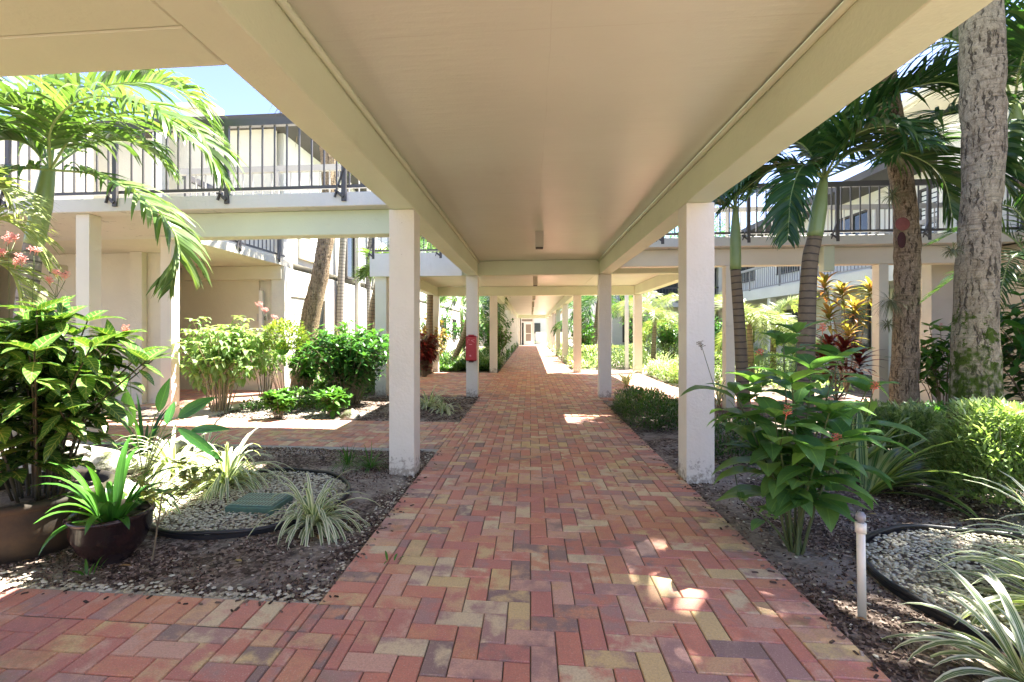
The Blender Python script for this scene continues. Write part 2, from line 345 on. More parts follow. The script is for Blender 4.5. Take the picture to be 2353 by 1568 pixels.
# ---------------- setting: ground, paving ----------------
PATHS = [(-.97, 1.29, -4, 41.4), (-9, -.97, -4, 2.14), (-14, -.97, 5.07, 6.56), (-3.0, -.97, 9.3, 14.4), (-9.0, -3.0, 11, 13),
         (1.29, 3.2, 9.0, 14.9), (3.2, 14, 8.3, 9.7), (-9, -4.75, 6.56, 9.78)]
RINGS = [(-2.05, 3.43, .68), (2.5, 2.5, .76)]
def pdist(x, y):
    return min(math.hypot(max(a-x, 0, x-b), max(c-y, 0, y-d)) for a, b, c, d in PATHS)
def ring(x, y): return min(math.hypot(x-a, y-b)-r for a, b, r in RINGS)
from mathutils import noise as mn
def gz(x, y):
    d = pdist(x, y)
    if d <= .001: return -.035
    if ring(x, y) < .05: return -.012
    k = min(1, d/.7)
    return -.022+k*(.02+.05*mn.noise(V((x*1.3, y*1.3, 0)))+.02*mn.noise(V((x*6, y*6, 3))))
def axis(lo, hi, step, ends):
    a = []; x = lo
    while x <= hi+1e-6: a.append(x); x += step
    return [-e for e in reversed(ends)]+a+list(ends)
xs = axis(-7.5, 8, .09, [12, 18, 30, 60, 150, 500, 1500]); xs = sorted(set(x for x in xs if x < -7.5 or x >= -7.51))
ys = axis(-3, 12, .09, [16, 22, 30, 45, 80, 200, 600, 1500]); ys = sorted(ys)
g = MB(); g.v = [(x, y, gz(x, y) if abs(x) < 20 and -4 < y < 20 else -.035) for y in ys for x in xs]; nx = len(xs)
for j in range(len(ys)-1):
    for i in range(nx-1): g.f.append((j*nx+i, j*nx+i+1, (j+1)*nx+i+1, (j+1)*nx+i)); g.uv += [(0, 0)]*4; g.r.append(0); g.m.append(0); g.sm.append(True)
tag(g.build('ground', mulch), kind='structure')
def abrick(mb, x0, x1, y0, y1, clip):
    a, b, c, d = clip; x0 = max(x0, a); x1 = min(x1, b); y0 = max(y0, c); y1 = min(y1, d)
    if x1-x0 < .02 or y1-y0 < .02: return
    q = .0022; z = U(-.0012, .0012); tx, ty = U(-.001, .001), U(-.001, .001); i = .0035
    def zz(s, t): return z+s*tx+t*ty
    vs = [(x0+q+i, y0+q+i, zz(-1, -1)), (x1-q-i, y0+q+i, zz(1, -1)), (x1-q-i, y1-q-i, zz(1, 1)), (x0+q+i, y1-q-i, zz(-1, 1)),
          (x0+q, y0+q, z-.005), (x1-q, y0+q, z-.005), (x1-q, y1-q, z-.005), (x0+q, y1-q, z-.005),
          (x0+q, y0+q, -.03), (x1-q, y0+q, -.03), (x1-q, y1-q, -.03), (x0+q, y1-q, -.03)]
    mb.faces(vs, [(0, 1, 2, 3), (4, 5, 1, 0), (5, 6, 2, 1), (6, 7, 3, 2), (7, 4, 0, 3), (8, 9, 5, 4), (9, 10, 6, 5), (10, 11, 7, 6), (11, 8, 4, 7)], None, U(0, 1), 0, False)
def herring(mb, x0, x1, y0, y1):
    s = .1016
    for i in range(int(x0/s)-3, int(x1/s)+3):
        for j in range(int(y0/s)-3, int(y1/s)+3):
            k = (i-j) % 4; X, Y = i*s, j*s
            if k == 0 and X < x1 and X+2*s > x0 and Y < y1 and Y+s > y0: abrick(mb, X, X+2*s, Y, Y+s, (x0, x1, y0, y1))
            if k == 3 and X < x1 and X+s > x0 and Y < y1 and Y+2*s > y0: abrick(mb, X, X+s, Y, Y+2*s, (x0, x1, y0, y1))
def soldierX(mb, x0, x1, y0, y1):    # bricks stacked along Y, long side on X
    y = y0
    while y < y1: abrick(mb, x0, x1, y, y+.1016, (x0, x1, y0, y1)); y += .1016
def soldierY(mb, x0, x1, y0, y1):
    x = x0
    while x < x1: abrick(mb, x, x+.1016, y0, y1, (x0, x1, y0, y1)); x += .1016
b = MB()
herring(b, -.767, 1.087, -1.2, 41.4); soldierX(b, 1.087, 1.29, -1.2, 8.8); soldierX(b, 1.087, 1.29, 15.1, 41.4)
soldierX(b, -.97, -.767, 2.14, 5.07); soldierX(b, -.97, -.767, 6.56, 9.3); soldierX(b, -.97, -.767, 14.6, 41.4)
herring(b, 1.087, 1.29, 8.8, 15.1); herring(b, -.97, -.767, 5.07, 6.56); herring(b, -.97, -.767, 9.3, 14.6); herring(b, -.97, -.767, -1.2, 2.14)
tag(b.build('main_brick_path', brick), kind='structure')
b = MB(); herring(b, -6.5, -.97, -1.2, 1.937); soldierY(b, -6.5, -.97, 1.937, 2.14)
tag(b.build('side_brick_path', brick), kind='structure')
b = MB(); soldierY(b, -12, -.97, 5.07, 5.273); herring(b, -12, -.97, 5.273, 6.357); soldierY(b, -12, -.97, 6.357, 6.56); herring(b, -9, -5.0, 7.4, 9.78)
tag(b.build('crossing_brick_path', brick), kind='structure')
b = MB(); herring(b, -2.9, -.97, 9.3, 14.4); herring(b, -9, -2.9, 11, 13); herring(b, 1.29, 3.2, 9.0, 14.9); herring(b, 3.2, 12, 8.3, 9.7)
tag(b.build('junction_brick_path', brick), kind='structure')
b = MB()
for a, bb, c, d in [(-.97, 1.29, -1.2, 41.4), (-6.5, -.97, -1.2, 2.14), (-12, -.97, 5.07, 6.56), (-9, -5.0, 7.4, 9.78), (-2.9, -.97, 9.3, 14.4), (-9, -2.9, 11, 13), (1.29, 3.2, 9, 14.9), (3.2, 12, 8.3, 9.7)]:
    b.face([(a, c, -.0065), (bb, c, -.0065), (bb, d, -.0065), (a, d, -.0065)])
tag(b.build('paving_joints', joint), kind='structure')
b = MB(); b.box(-5.6, -4.72, 6.57, 7.39, -.05, .004, bev=.01); b.box(-5.0-.02, -4.75, 7.4, 9.78, -.05, .004, bev=.01); b.box(1.6, 3.1, 14.92, 15.1, -.05, .03, bev=.01); b.box(-3.0, .9, 41.42, 43, -.05, .03, bev=.01)
b.box(.95, 9, 41.42, 60, -.05, .02)
tag(b.build('concrete_walk', plain('pale_concrete', (.55, .51, .44), .85, .15, 5)), kind='structure')
# rough concrete haunching along the beds
b = MB()
def haunch(x0, y0, x1, y1, w):
    n = int(math.hypot(x1-x0, y1-y0)/.12); L = math.hypot(x1-x0, y1-y0); nx_, ny_ = -(y1-y0)/L, (x1-x0)/L
    for i in range(n):
        t0, t1 = i/n, (i+1)/n; q = w*(1+.5*mn.noise(V((i*.35, x0, y0)))); q2 = w*(1+.5*mn.noise(V(((i+1)*.35, x0, y0))))
        A = (x0+(x1-x0)*t0, y0+(y1-y0)*t0); B = (x0+(x1-x0)*t1, y0+(y1-y0)*t1)
        b.face([(A[0], A[1], -.006), (B[0], B[1], -.006), (B[0]+nx_*q2, B[1]+ny_*q2, -.035), (A[0]+nx_*q, A[1]+ny_*q, -.035)])
haunch(-.97, 2.14, -6.4, 2.14, -.10); haunch(-6, 5.07, -.97, 5.07, -.13)
for f in b.f: pass
tag(b.build('concrete_edge', plain('rough_mortar', (.36, .35, .31), .95, .3, 25)), kind='structure')

# mulch chips, pebbles (nobody could count them)
def chips(x0, x1, y0, y1, n, mb, smin=.008, smax=.03):
    for _ in range(n):
        x, y = U(x0, x1), U(y0, y1)
        if pdist(x, y) < .015 or ring(x, y) < .02: continue
        if mn.noise(V((x*1.9, y*1.9, 9))) > .06 and U(0, 1) < .85: continue
        L = U(smin, smax); W = L*U(.15, .4); z = gz(x, y)+.004
        a = U(0, 6.28); t = U(-.35, .35); dx, dy = math.cos(a)*L/2, math.sin(a)*L/2; wx, wy = -math.sin(a)*W/2, math.cos(a)*W/2
        h = math.sin(t)*L/2; th = .003
        p = [(x-dx-wx, y-dy-wy, z-h), (x+dx-wx*.6, y+dy-wy*.6, z+h), (x+dx+wx, y+dy+wy, z+h+.001), (x-dx+wx*.7, y-dy+wy*.7, z-h)]
        mb.faces([(q[0], q[1], q[2]+th) for q in p]+[(q[0], q[1], q[2]-th) for q in p], [(0, 1, 2, 3), (4, 5, 1, 0), (5, 6, 2, 1), (6, 7, 3, 2), (7, 4, 0, 3)], None, U(0, 1)**1.3, 0, False)
b = MB(); chips(-4, -.97, 2.14, 5.07, 19000, b, .006, .02); chips(-4.8, -.97, 6.56, 9.3, 5000, b, .015, .045); chips(1.29, 3.6, .8, 4.2, 18000, b, .006, .022); chips(1.29, 7, 4.2, 8.5, 5000, b, .02, .05)
tag(b.build('bark_mulch', chip), 'dark brown bark mulch chips scattered over the planting beds', 'mulch', kind='stuff')
IV = [V(p).normalized() for p in ((1, 0, 0), (-1, 0, 0), (0, 1, 0), (0, -1, 0), (0, 0, 1), (.7, .7, .5), (-.7, .7, .5), (.7, -.7, .5), (-.7, -.7, .5))]
IF = [(0, 5, 7), (0, 2, 5), (2, 6, 5), (2, 1, 6), (1, 8, 6), (1, 3, 8), (3, 7, 8), (3, 0, 7), (4, 5, 6), (4, 6, 8), (4, 8, 7), (4, 7, 5)]
def peb(mb, x, y, z, s):
    a = U(0, 6.28); ca, sa = math.cos(a), math.sin(a); sx, sy, sz = s*U(.8, 1.4), s*U(.6, 1), s*U(.4, .7)
    mb.faces([(x+p.x*sx*ca-p.y*sy*sa, y+p.x*sx*sa+p.y*sy*ca, z+p.z*sz) for p in IV], IF, None, U(0, 1), 0, True)
for (cx, cy, rr), lab, n, s in ((RINGS[0], 'small cream gravel filling the black ring around the green lid', 5200, .0095), (RINGS[1], 'pale gravel filling the black ring beside the white riser pipe', 5200, .0115)):
    b = MB()
    for _ in range(n):
        q = rr*math.sqrt(U(0, 1))*.975; a = U(0, 6.28); peb(b, cx+q*math.cos(a), cy+q*math.sin(a), .004+U(0, .012), s*U(.7, 1.3))
    tag(b.build('gravel', pebble), lab, 'gravel', kind='stuff')
b = MB()
for _ in range(520):
    x = U(-3.6, -.95); y = 2.16+abs(R.gauss(0, .055)); peb(b, x, y, gz(x, y)+.006, U(.006, .016))
for _ in range(250):
    y = U(2.2, 4.9); x = -.99-abs(R.gauss(0, .07)); peb(b, x, y, gz(x, y)+.005, U(.005, .012))
for _ in range(500):
    x, y = U(-4.5, -1), U(2.2, 5); peb(b, x, y, gz(x, y)+.004, U(.004, .010)) if ring(x, y) > .03 else 0
for _ in range(600):
    x, y = U(1.32, 3.2), U(.8, 5); peb(b, x, y, gz(x, y)+.004, U(.004, .013)) if ring(x, y) > .03 else 0
for _ in range(900):
    x, y = U(-4.7, -3.0), U(6.7, 9); peb(b, x, y, gz(x, y)+.004, U(.008, .02))
tag(b.build('loose_pebbles', pebble), 'loose pale pebbles along the bed edges', 'pebbles', kind='stuff')

b = MB()
for _ in range(420):
    s = R.choice((-1, 1)); x = (-.97+abs(R.gauss(0, .05))) if s < 0 else (1.29-abs(R.gauss(0, .05))); y = U(1.0, 9)
    if s < 0 and (y < 2.14 or 5.07 < y < 6.56): y = 2.14-abs(R.gauss(0, .05)); x = U(-3.2, -1)
    L = U(.005, .018); a = U(0, 6.28); t = V((math.cos(a)*L, math.sin(a)*L, 0)); w_ = V((-t.y, t.x, 0))*.35; p = V((x, y, .003))
    b.faces([p-t-w_, p+t-w_, p+t+w_, p-t+w_, p-t*.8-w_*.8+V((0, 0, .004)), p+t*.8-w_*.8+V((0, 0, .004)), p+t*.8+w_*.8+V((0, 0, .004)), p-t*.8+w_*.8+V((0, 0, .004))], [(4, 5, 6, 7), (0, 1, 5, 4), (1, 2, 6, 5), (2, 3, 7, 6), (3, 0, 4, 7)], None, U(0, 1), 0, False)
tag(b.build('spilled_bark', chip), 'bark crumbs spilled onto the paving edges', 'mulch', kind='stuff')
deadl = leafm('fallen_leaf_mat', [(0, (.14, .07, .03)), (.6, (.34, .20, .09)), (.85, (.45, .38, .14)), (1, (.45, .08, .05))], .8, .15)
b = MB()
for _ in range(330):
    x, y = U(-4.5, 4.5), U(.9, 9)
    if pdist(x, y) < .01 and U(0, 1) > .04: continue
    b.leaf((x, y, max(gz(x, y), -.03)+(.01 if pdist(x, y) > .001 else .036)), V((U(-1, 1), U(-1, 1), U(-.02, .25))), V((0, 0, 1)), U(.03, .085), U(.012, .035), U(-.3, .9), 4, U(.1, .5))
tag(b.build('fallen_leaves', deadl), 'fallen brown leaves lying on the beds', 'fallen leaves', kind='stuff')

# ---------------- covered walkway ----------------
ZB, ZC = 2.32, 2.60
wk = thing('covered_walkway', 'long cream covered walkway with square columns over the red brick path', 'walkway', (0.15, 4, 0))
def part(name, mat, x0, x1, y0, y1, z0, z1, par=None, bev=.006, label=None):
    o = MB().box(x0, x1, y0, y1, z0, z1, bev=bev).build(name, mat, par or wk)
    if label: o['label'] = label
    return o
part('ceiling', ceilc, -1.30, 1.55, -5, 41.4, ZC, ZC+.15)
part('ceiling', ceilc, -3.1, -1.303, 9.2, 14.75, ZC+.002, ZC+.148); part('ceiling', ceilc, 1.553, 3.35, 9.2, 14.75, ZC+.002, ZC+.148)
part('ceiling', ceilc, -7, -1.303, -5, 1.60, ZC+.002, ZC+.148)
part('beam', beamc, -1.22, -1.01, -5, 9.22, ZB, ZC-.002); part('beam', beamc, 1.29, 1.50, -5, 9.22, ZB, ZC-.002)
part('beam', beamc, -1.22, -1.01, 14.82, 41.2, ZB, ZC-.002); part('beam', beamc, 1.29, 1.50, 14.82, 41.2, ZB, ZC-.002)
for y in (9.24, 14.62): part('cross_beam', beamc, -3.05, 3.3, y, y+.2, ZB+.003, ZC-.004)
part('cross_beam', beamc, -1.0, 1.28, 41.0, 41.2, ZB+.003, ZC-.004)
part('edge_beam', beamc, -3.03, -2.83, 9.45, 14.61, ZB+.006, ZC-.004); part('edge_beam', beamc, 3.07, 3.27, 9.45, 14.61, ZB+.006, ZC-.004)
part('branch_slab', beamc, -7, -1.224, 1.60, 1.85, ZB+.001, ZC+.14); part('branch_slab', beamc, -7, -1.224, -5, 1.597, ZB+.003, ZC-.004)
for x0, x1, y0, y1, z in ((-1.01, -.975, -5, 9.23, 0), (1.255, 1.29, -5, 9.23, 0), (-1.01, -.975, 14.83, 41, 0), (1.255, 1.29, 14.83, 41, 0)):
    tb = MB(); xm = (x0+x1)/2; tb.tube([(xm, y0, ZC-.03), (xm, y1, ZC-.03)], .019, 10); tb.build('trim_moulding', beamc, wk)
CY_ = [-1.1, 4.15, 9.25, 14.62, 19.7, 24.8, 29.9, 35.0, 40.1]
for y in CY_:
    part('column', colc, -1.235, -1.012, y-.005, y+.22, -.08, ZB-.002 if abs(y-9.25) > .1 and abs(y-14.6) > .1 else ZB, bev=.008)
    part('column', colc, 1.292, 1.515, y-.005, y+.22, -.08, ZB-.002, bev=.008)
for x, y in ((-3.04, 9.25), (-3.04, 14.6), (3.06, 9.25), (3.06, 14.6)): part('column', colc, x, x+.225, y, y+.225, -.08, ZB, bev=.008)
part('slim_post', colc, 3.1, 3.21, 16.2, 16.31, -.08, 2.6)
b = MB(); b.box(-3.12, -1.31, 9.17, 9.198, ZB-.01, 2.76); b.build('fascia_board', colc, wk)
# ceiling lamp boxes
for i, (y, w_) in enumerate(((6.55, 'nearest of the tan box lamps along the walkway ceiling'), (12.0, 'second of the tan box lamps, past the first cross beam'), (17.2, 'third of the tan box lamps along the walkway ceiling'),
                             (22.3, 'fourth of the tan box lamps along the walkway ceiling'), (27.4, 'fifth of the tan box lamps along the walkway ceiling'), (32.5, 'last and smallest of the tan box lamps, nearest the far glass door'))):
    t = thing('ceiling_lamp', w_, 'lamp', (.12, y, ZC), 'box lamps under the walkway ceiling')
    q = MB(); x = .12; vs = [(x-.055, y, ZC), (x+.055, y, ZC), (x+.055, y+.16, ZC), (x-.055, y+.16, ZC), (x-.055, y, 2.385), (x+.055, y, 2.385), (x+.055, y+.12, 2.385), (x-.055, y+.12, 2.385)]
    q.faces(vs, [(0, 1, 2, 3), (7, 6, 5, 4), (1, 0, 4, 5), (2, 1, 5, 6), (3, 2, 6, 7), (0, 3, 7, 4)], sm=False); q.build('housing', plain('lamp_tan', (.45, .42, .33), .5), t) if i == 0 else q.build('housing', bpy.data.materials['lamp_tan'], t)
    MB().box(x-.05, x+.05, y-.004, y+.1, 2.368, 2.383).build('lens', roofd, t)
# red box on the column
fb = thing('extinguisher_box', 'red plastic extinguisher box with top tab mounted on the left column', 'extinguisher box', (-1.12, 9.24, .67))
MB().box(-1.225, -1.02, 9.10, 9.243, .68, 1.155, bev=.018).build('body', red, fb)
MB().box(-1.215, -1.03, 9.085, 9.099, .70, 1.14, bev=.006).build('cover', red, fb)
MB().box(-1.175, -1.07, 9.09, 9.23, 1.157, 1.18, bev=.004).build('top_tab', red, fb); MB().box(-1.17, -1.08, 9.10, 9.23, .655, .678, bev=.004).build('bottom_tab', black, fb)
q = MB(); q.bar((-1.12, 9.083, 1.07), (-1.05, 9.083, 1.09), .004, .008); q.bar((-1.11, 9.083, 1.065), (-1.055, 9.083, 1.035), .004, .008)
q.tube([(-1.135, 9.084, .78), (-1.135, 9.081, .78)], .02, 12); q.box(-1.16, -1.10, 9.081, 9.084, .99, 1.0)
q.tube([(-1.165+.02*math.cos(a/3), 9.082, 1.04+.05*math.sin(a/3)) for a in range(2, 12)], .003, 5); q.build('instruction_print', redl, fb)

# ---------------- railings ----------------
def railing(label, p0, p1, z0=2.75, h=.80, ps=1.33, bs=.139, group='bronze railings of the upper walkways', brace=True, name='railing', mat=None, off=0):
    mat = mat or brown; p0, p1 = V((p0[0], p0[1], 0)), V((p1[0], p1[1], 0)); L = (p1-p0).length; d = (p1-p0)/L; nrm = V((d.y, -d.x, 0))
    t = thing(name, label, 'railing', (p0.x, p0.y, z0), group)
    MB().bar(p0+V((0, 0, z0+h)), p1+V((0, 0, z0+h)), .06, .085).build('top_rail', mat, t)
    MB().bar(p0+V((0, 0, z0+.065)), p1+V((0, 0, z0+.065)), .03, .035).build('bottom_rail', mat, t)
    n = max(1, int((L-off)/ps)); posts = [off+i*ps for i in range(n+1) if off+i*ps <= L]
    for s in posts:
        q = p0+d*s; mb = MB(); mb.bar(q+nrm*.034+V((0, 0, z0-.10)), q+nrm*.034+V((0, 0, z0+h-.043)), .05, .035)
        if brace: mb.bar(q+nrm*.06+V((0, 0, z0-.06)), q+nrm*.04+d*-.10+V((0, 0, z0+.02)), .012, .03); mb.bar(q+nrm*.05+V((0, 0, z0+.25)), q+nrm*.05+d*-.10+V((0, 0, z0-.06)), .012, .03)
        mb.build('post', mat, t)
    nb = int(L/bs); nb = min(nb, 99); bb = None
    for i in range(1, nb):
        q = p0+d*(i*L/nb)
        if any(abs((q-p0).length-s) < .045 for s in posts): continue
        if bb is None: m = MB(); m.box(q.x-.008, q.x+.008, q.y-.008, q.y+.008, z0+.083, z0+h-.043); bb = m.build('baluster', mat, t); q0 = q
        else: c = bb.copy(); COL.objects.link(c); c.parent = t; c.location = q-q0
    return t
# left crossing walkway
lw = thing('upper_walkway', 'weathered upper walkway crossing the left garden at the second floor', 'walkway', (-5, 5.8, ZB))
part('slab', fascia, -13, -1.303, 5.05, 6.62, ZC, 2.75, lw); part('beam', beamc, -4.2, -1.24, 5.22, 5.42, ZB+.004, ZC-.002, lw)
part('slab', stuccob, -13, -5.1, 6.623, 10.0, ZC+.003, 2.748, lw)
part('beam', stuccob, -7.3, -5.13, 9.55, 9.77, ZB, ZC-.002, lw)
for (px, y, b0) in ((191, 5.12, 0), (382.5, 6.42, 0)):
    x = onY(px, y); part('post', cream, x-.09, x+.075, y, y+.16, -.08, ZC-.002, lw)
q = MB(); x = onY(382.5, 6.42); q.tube([(x-.02, 6.418, .04), (x-.02, 6.412, .04)], .02, 12); q.build('post_plate', greenbox, lw)
railing('bronze railing along the near edge of the left upper walkway', (-9, 5.08), (-1.25, 5.08), off=.35)
railing('bronze railing on the far edge of the left upper walkway, lower in view', (-5.1, 6.58), (-1.25, 6.58), off=.2, mat=greyr, brace=False)
railing('short bronze railing on the left balcony edge running back to the building', (-5.13, 6.75), (-5.13, 9.7))
railing('bronze railing above the junction roof, glimpsed left of the red box column', (-3.05, 9.22), (-1.35, 9.22))
# right upper walkway
rw = thing('upper_walkway', 'grey edged upper walkway crossing the right garden behind the palms', 'walkway', (7, 8.8, ZB))
part('slab', fascia, 1.56, 15, 8.0, 9.19, ZC, 2.75, rw); part('slab', fascia, 3.36, 15, 9.19, 9.6, ZC, 2.75, rw); part('beam', cream, 1.52, 7.3, 8.25, 8.45, ZB+.004, ZC-.002, rw)
for px, y in ((1678, 8.26), (2030, 8.26)):
    x = onY(px, y); part('post', cream, x-.07, x+.07, y-.01, y+.15, -.08, ZB, rw)
x = onY(1898, 8.2); part('conduit_box', beamc, x-.09, x+.07, 8.1, 8.24, 2.2, ZC-.002, rw)
railing('bronze railing on the near edge of the right upper walkway behind the palms', (1.62, 8.05), (9.5, 8.05), off=.5)
railing('bronze railing on the far edge of the right upper walkway, seen through the near one', (3.4, 9.55), (9.5, 9.55), off=.3, mat=greyr, brace=False)

# ---------------- buildings ----------------
def bpart(name, par, mat, x0, x1, y0, y1, z0, z1): return MB().box(x0, x1, y0, y1, z0, z1).build(name, mat, par)
def window(par, plane, a0, a1, z0, z1, fm, gm, nslat=0, side='X', panes=1, dirn=1):
    # window on a wall plane X=plane (spans Y) or Y=plane (spans X)
    def bx(mb, u0, u1, w0, w1, o0, o1):
        o0 *= dirn; o1 *= dirn
        if side == 'X': mb.box(plane+min(o0, o1), plane+max(o0, o1), u0, u1, w0, w1)
        else: mb.box(u0, u1, plane+min(o0, o1), plane+max(o0, o1), w0, w1)
    f = MB(); t = .06
    bx(f, a0-t, a1+t, z1, z1+t, .0, .06); bx(f, a0-t, a1+t, z0-t, z0, .0, .08); bx(f, a0-t, a0, z0, z1, 0, .06); bx(f, a1, a1+t, z0, z1, 0, .06)
    for k in range(1, panes): c = a0+(a1-a0)*k/panes; bx(f, c-.03, c+.03, z0, z1, 0, .055)
    o = f.build('window', fm, par); p = MB(); bx(p, a0, a1, z0, z1, .003, .012); p.build('pane', gm, o)
    if nslat:
        s = MB()
        for k in range(nslat):
            z = z0+(z1-z0)*(k+.5)/nslat; h = (z1-z0)/nslat*.36; bx(s, a0, a1, z-h, z+h, .016, .035)
        s.build('louvers', louver, o)
LB = thing('apartment_building', 'white two storey apartment building on the left with dark eaves', 'building', (-9, 12, 0))
bpart('wall', LB, stucco, -14, -5.2, 9.8, 40, -.1, 2.6)
bpart('upper_wall', LB, stucco, -14, -5.22, 9.83, 40, 2.75, 5.5)
bpart('wall', LB, stucco, -9, -5.203, 9.83, 10.2, 2.6, 2.75)
bpart('recess_wall', LB, stuccob, -12.5, -6.35, 7.8, 8.0, -.1, ZC); bpart('pilaster', LB, stuccob, onY(300, 7.7), onY(328, 7.7), 7.68, 7.79, -.1, ZC)
bpart('recess_wall', LB, stuccob, -9, -5.72, 9.74, 9.798, -.1, ZC); bpart('side_pier', LB, stuccob, -12.5, -8.9, 6.9, 7.2, -.1, ZC)
bpart('upper_recess_wall', LB, stuccob, -14, -8.6, 8.6, 8.8, 2.75, 5.4); bpart('upper_pier', LB, stucco, onY(350, 9.2), onY(372, 9.2), 9.2, 9.4, 2.75, 5.3)
bpart('upper_recess_wall', LB, stuccob, onY(372, 9.6), -5.3, 9.6, 9.7, 2.75, 5.45)
r_ = MB(); r_.box(-14.4, -4.75, 9.3, 40.4, 5.45, 5.62); r_.build('eave', roofd, LB); r_ = MB()
r_.faces([(-14.4, 9.3, 5.63), (-4.75, 9.3, 5.63), (-4.75, 40.4, 5.63), (-14.4, 40.4, 5.63), (-9.6, 12.5, 6.1), (-9.6, 37, 6.1)], [(0, 1, 4), (1, 2, 5, 4), (2, 3, 5), (3, 0, 4, 5)], sm=False); r_.build('roof', rooft, LB)
y0, y1 = onX(662, -5.2), onX(712, -5.2); window(LB, -5.2, y0, y1, .45, 2.0, cream, louver, 12, panes=1)
window(LB, -5.2, onX(722, -5.2), onX(742, -5.2), .45, 2.0, cream, glass, 0)
y0, y1 = onX(690, -5.2), onX(732, -5.2); window(LB, -5.22, y0, y1, 2.95, 4.3, cream, louver, 9, panes=2)
window(LB, -5.22, onX(796, -5.2), onX(812, -5.2), 2.4+.4, 4.4, roofd, glass, 0); window(LB, -5.2, 16.5, 18, .7, 2.0, roofd, glass, 0, panes=2)
for y in (20.5, 24, 28, 32, 36): window(LB, -5.2, y, y+1.3, .7, 2.0, roofd, glass, 0, panes=2); window(LB, -5.22, y, y+1.3, 3.2, 4.5, roofd, glass, 0, panes=2)
bpart('downspout', LB, stucco, -5.2, -5.1, 14.0, 14.12, 0, 5.4); bpart('downspout', LB, stucco, -5.2, -5.1, 15.6, 15.75, 0, 5.4)
bpart('door_frame', LB, whitem, onY(597, 9.7), onY(600, 9.7)+.05, 9.66, 9.74, -.05, 2.1); bpart('corner_pier', LB, stucco, onY(624, 9.6), -5.08, 9.6, 9.797, -.1, ZC)
bpart('stair_tower', LB, stucco, onY(432, 13), onY(478, 13), 13, 13.4, 5.6, 7.6); bpart('tower_cap', LB, cream, onY(420, 13)-.2, onY(498, 13)-.1, 12.9, 13.5, 7.61, 7.75)
# number plate
cu = bpy.data.curves.new('digits', 'FONT'); cu.body = '106'; cu.size = .13; cu.extrude = .003; cu.align_x = 'CENTER'
tmp = bpy.data.objects.new('tmp', cu); COL.objects.link(tmp); bpy.context.view_layer.update()
me = bpy.data.meshes.new_from_object(tmp.evaluated_get(bpy.context.evaluated_depsgraph_get())); bpy.data.objects.remove(tmp)
x = onY(601, 9.7); npz = zat(731, x, 9.72)
np_ = thing('number_plate', 'small grey door number plate reading 106 beside the left doorway', 'sign', (x, 9.735, npz))
MB().box(x-.12, x+.12, 9.722, 9.737, npz-.07, npz+.09, bev=.003).build('plate', plain('plate_grey', (.5, .5, .46), .5), np_)
me.materials.clear(); me.materials.append(black); dg = bpy.data.objects.new('digits', me); COL.objects.link(dg); dg.parent = np_; dg.rotation_euler = (math.pi/2, 0, 0); dg.location = (0, -.015, -.045)
# wall lamp beneath the left slab
wl = thing('wall_lamp', 'small tan box lamp on the shaded wall beneath the left walkway', 'lamp', (onY(144, 6.9), 6.85, zat(625, -8, 6.9)), 'box lamps under the walkway ceiling')
x = wl.location.x; z = wl.location.z; q = MB(); q.box(x-.09, x+.09, 6.74, 6.9, z-.03, z+.09, bev=.01); q.build('housing', bpy.data.materials['lamp_tan'], wl); MB().box(x-.07, x+.09, 6.75, 6.88, z-.05, z-.032).build('lens', roofd, wl)
# air conditioner and pot upstairs
x = onY(188, 7.4)
ac = thing('air_conditioner', 'beige air conditioner with brown grilles behind the left upper railing', 'air conditioner', (x, 7.6, 2.75))
MB().box(x-.42, x+.42, 7.3, 7.9, 2.75, 3.35, bev=.02).build('casing', cream, ac); q = MB()
for k in range(4): q.box(x-.38+k*.19, x-.38+k*.19+.16, 7.285, 7.298, 2.8, 3.29)
q.build('grille', plain('brown_grille', (.22, .16, .12), .7), ac)
RB = thing('apartment_building', 'white apartment building on the right behind the two thick palm trunks', 'building', (9, 8, 0))
bpart('wall', RB, stuccob, 7.5, 18, 2.4, 9.7, -.1, ZC); bpart('corner_pier', RB, stucco, 6.9, 7.497, 9.0, 9.5, -.1, ZC)
bpart('upper_wall', RB, stucco, 7.5, 18, 2.2, 9.65, 2.762, 5.2); bpart('band', RB, stucco, 7.35, 18, 2.1, 9.9, ZC, 2.76)
bpart('pilaster', RB, stucco, 7.38, 7.497, 9.0, 9.2, 2.763, 5.2); bpart('pilaster', RB, stucco, 7.38, 7.497, 6.3, 6.5, 2.763, 5.2)
bpart('eave', RB, cream, 6.7, 18, 1.8, 10.2, 5.2, 5.38); bpart('gutter', RB, stuccob, 6.6, 6.7, 1.8, 10.2, 5.22, 5.36)
q = MB(); q.faces([(7.48, 3.0, 4.15), (7.48, 7.4, 4.15), (6.75, 7.4, 3.35), (6.75, 3.0, 3.35), (7.48, 3.0, 3.35), (7.48, 7.4, 3.35)], [(0, 1, 2, 3), (4, 3, 2, 5), (1, 5, 2), (0, 3, 4)], sm=False); q.build('shed_awning', roofd, RB)
bpart('rear_wall', RB, stucco, 9.7, 18, 9.7, 26, -.1, 5.2); bpart('gallery_slab', RB, stucco, 8.2, 9.697, 10.3, 26, ZC-.2, 2.75); bpart('rear_eave', RB, roofd, 8.6, 18, 10.25, 26, 5.2, 5.4)
for y in (10.6, 14.0, 17.5, 21): bpart('gallery_post', RB, stucco, 8.25, 8.45, y, y+.2, -.1, 2.39)
for y in (11.5, 14.8, 18.5, 22.0): window(RB, 9.7, y, y+1.4, 3.5, 4.7, roofd, glass, 10 if y < 14 else 0, dirn=-1, panes=2); window(RB, 9.7, y, y+1.4, .8, 2.0, roofd, glass, 0, dirn=-1, panes=2)
bpart('doorway', RB, stuccob, 7.47, 7.499, 7.3, 8.6, 0, 2.1)
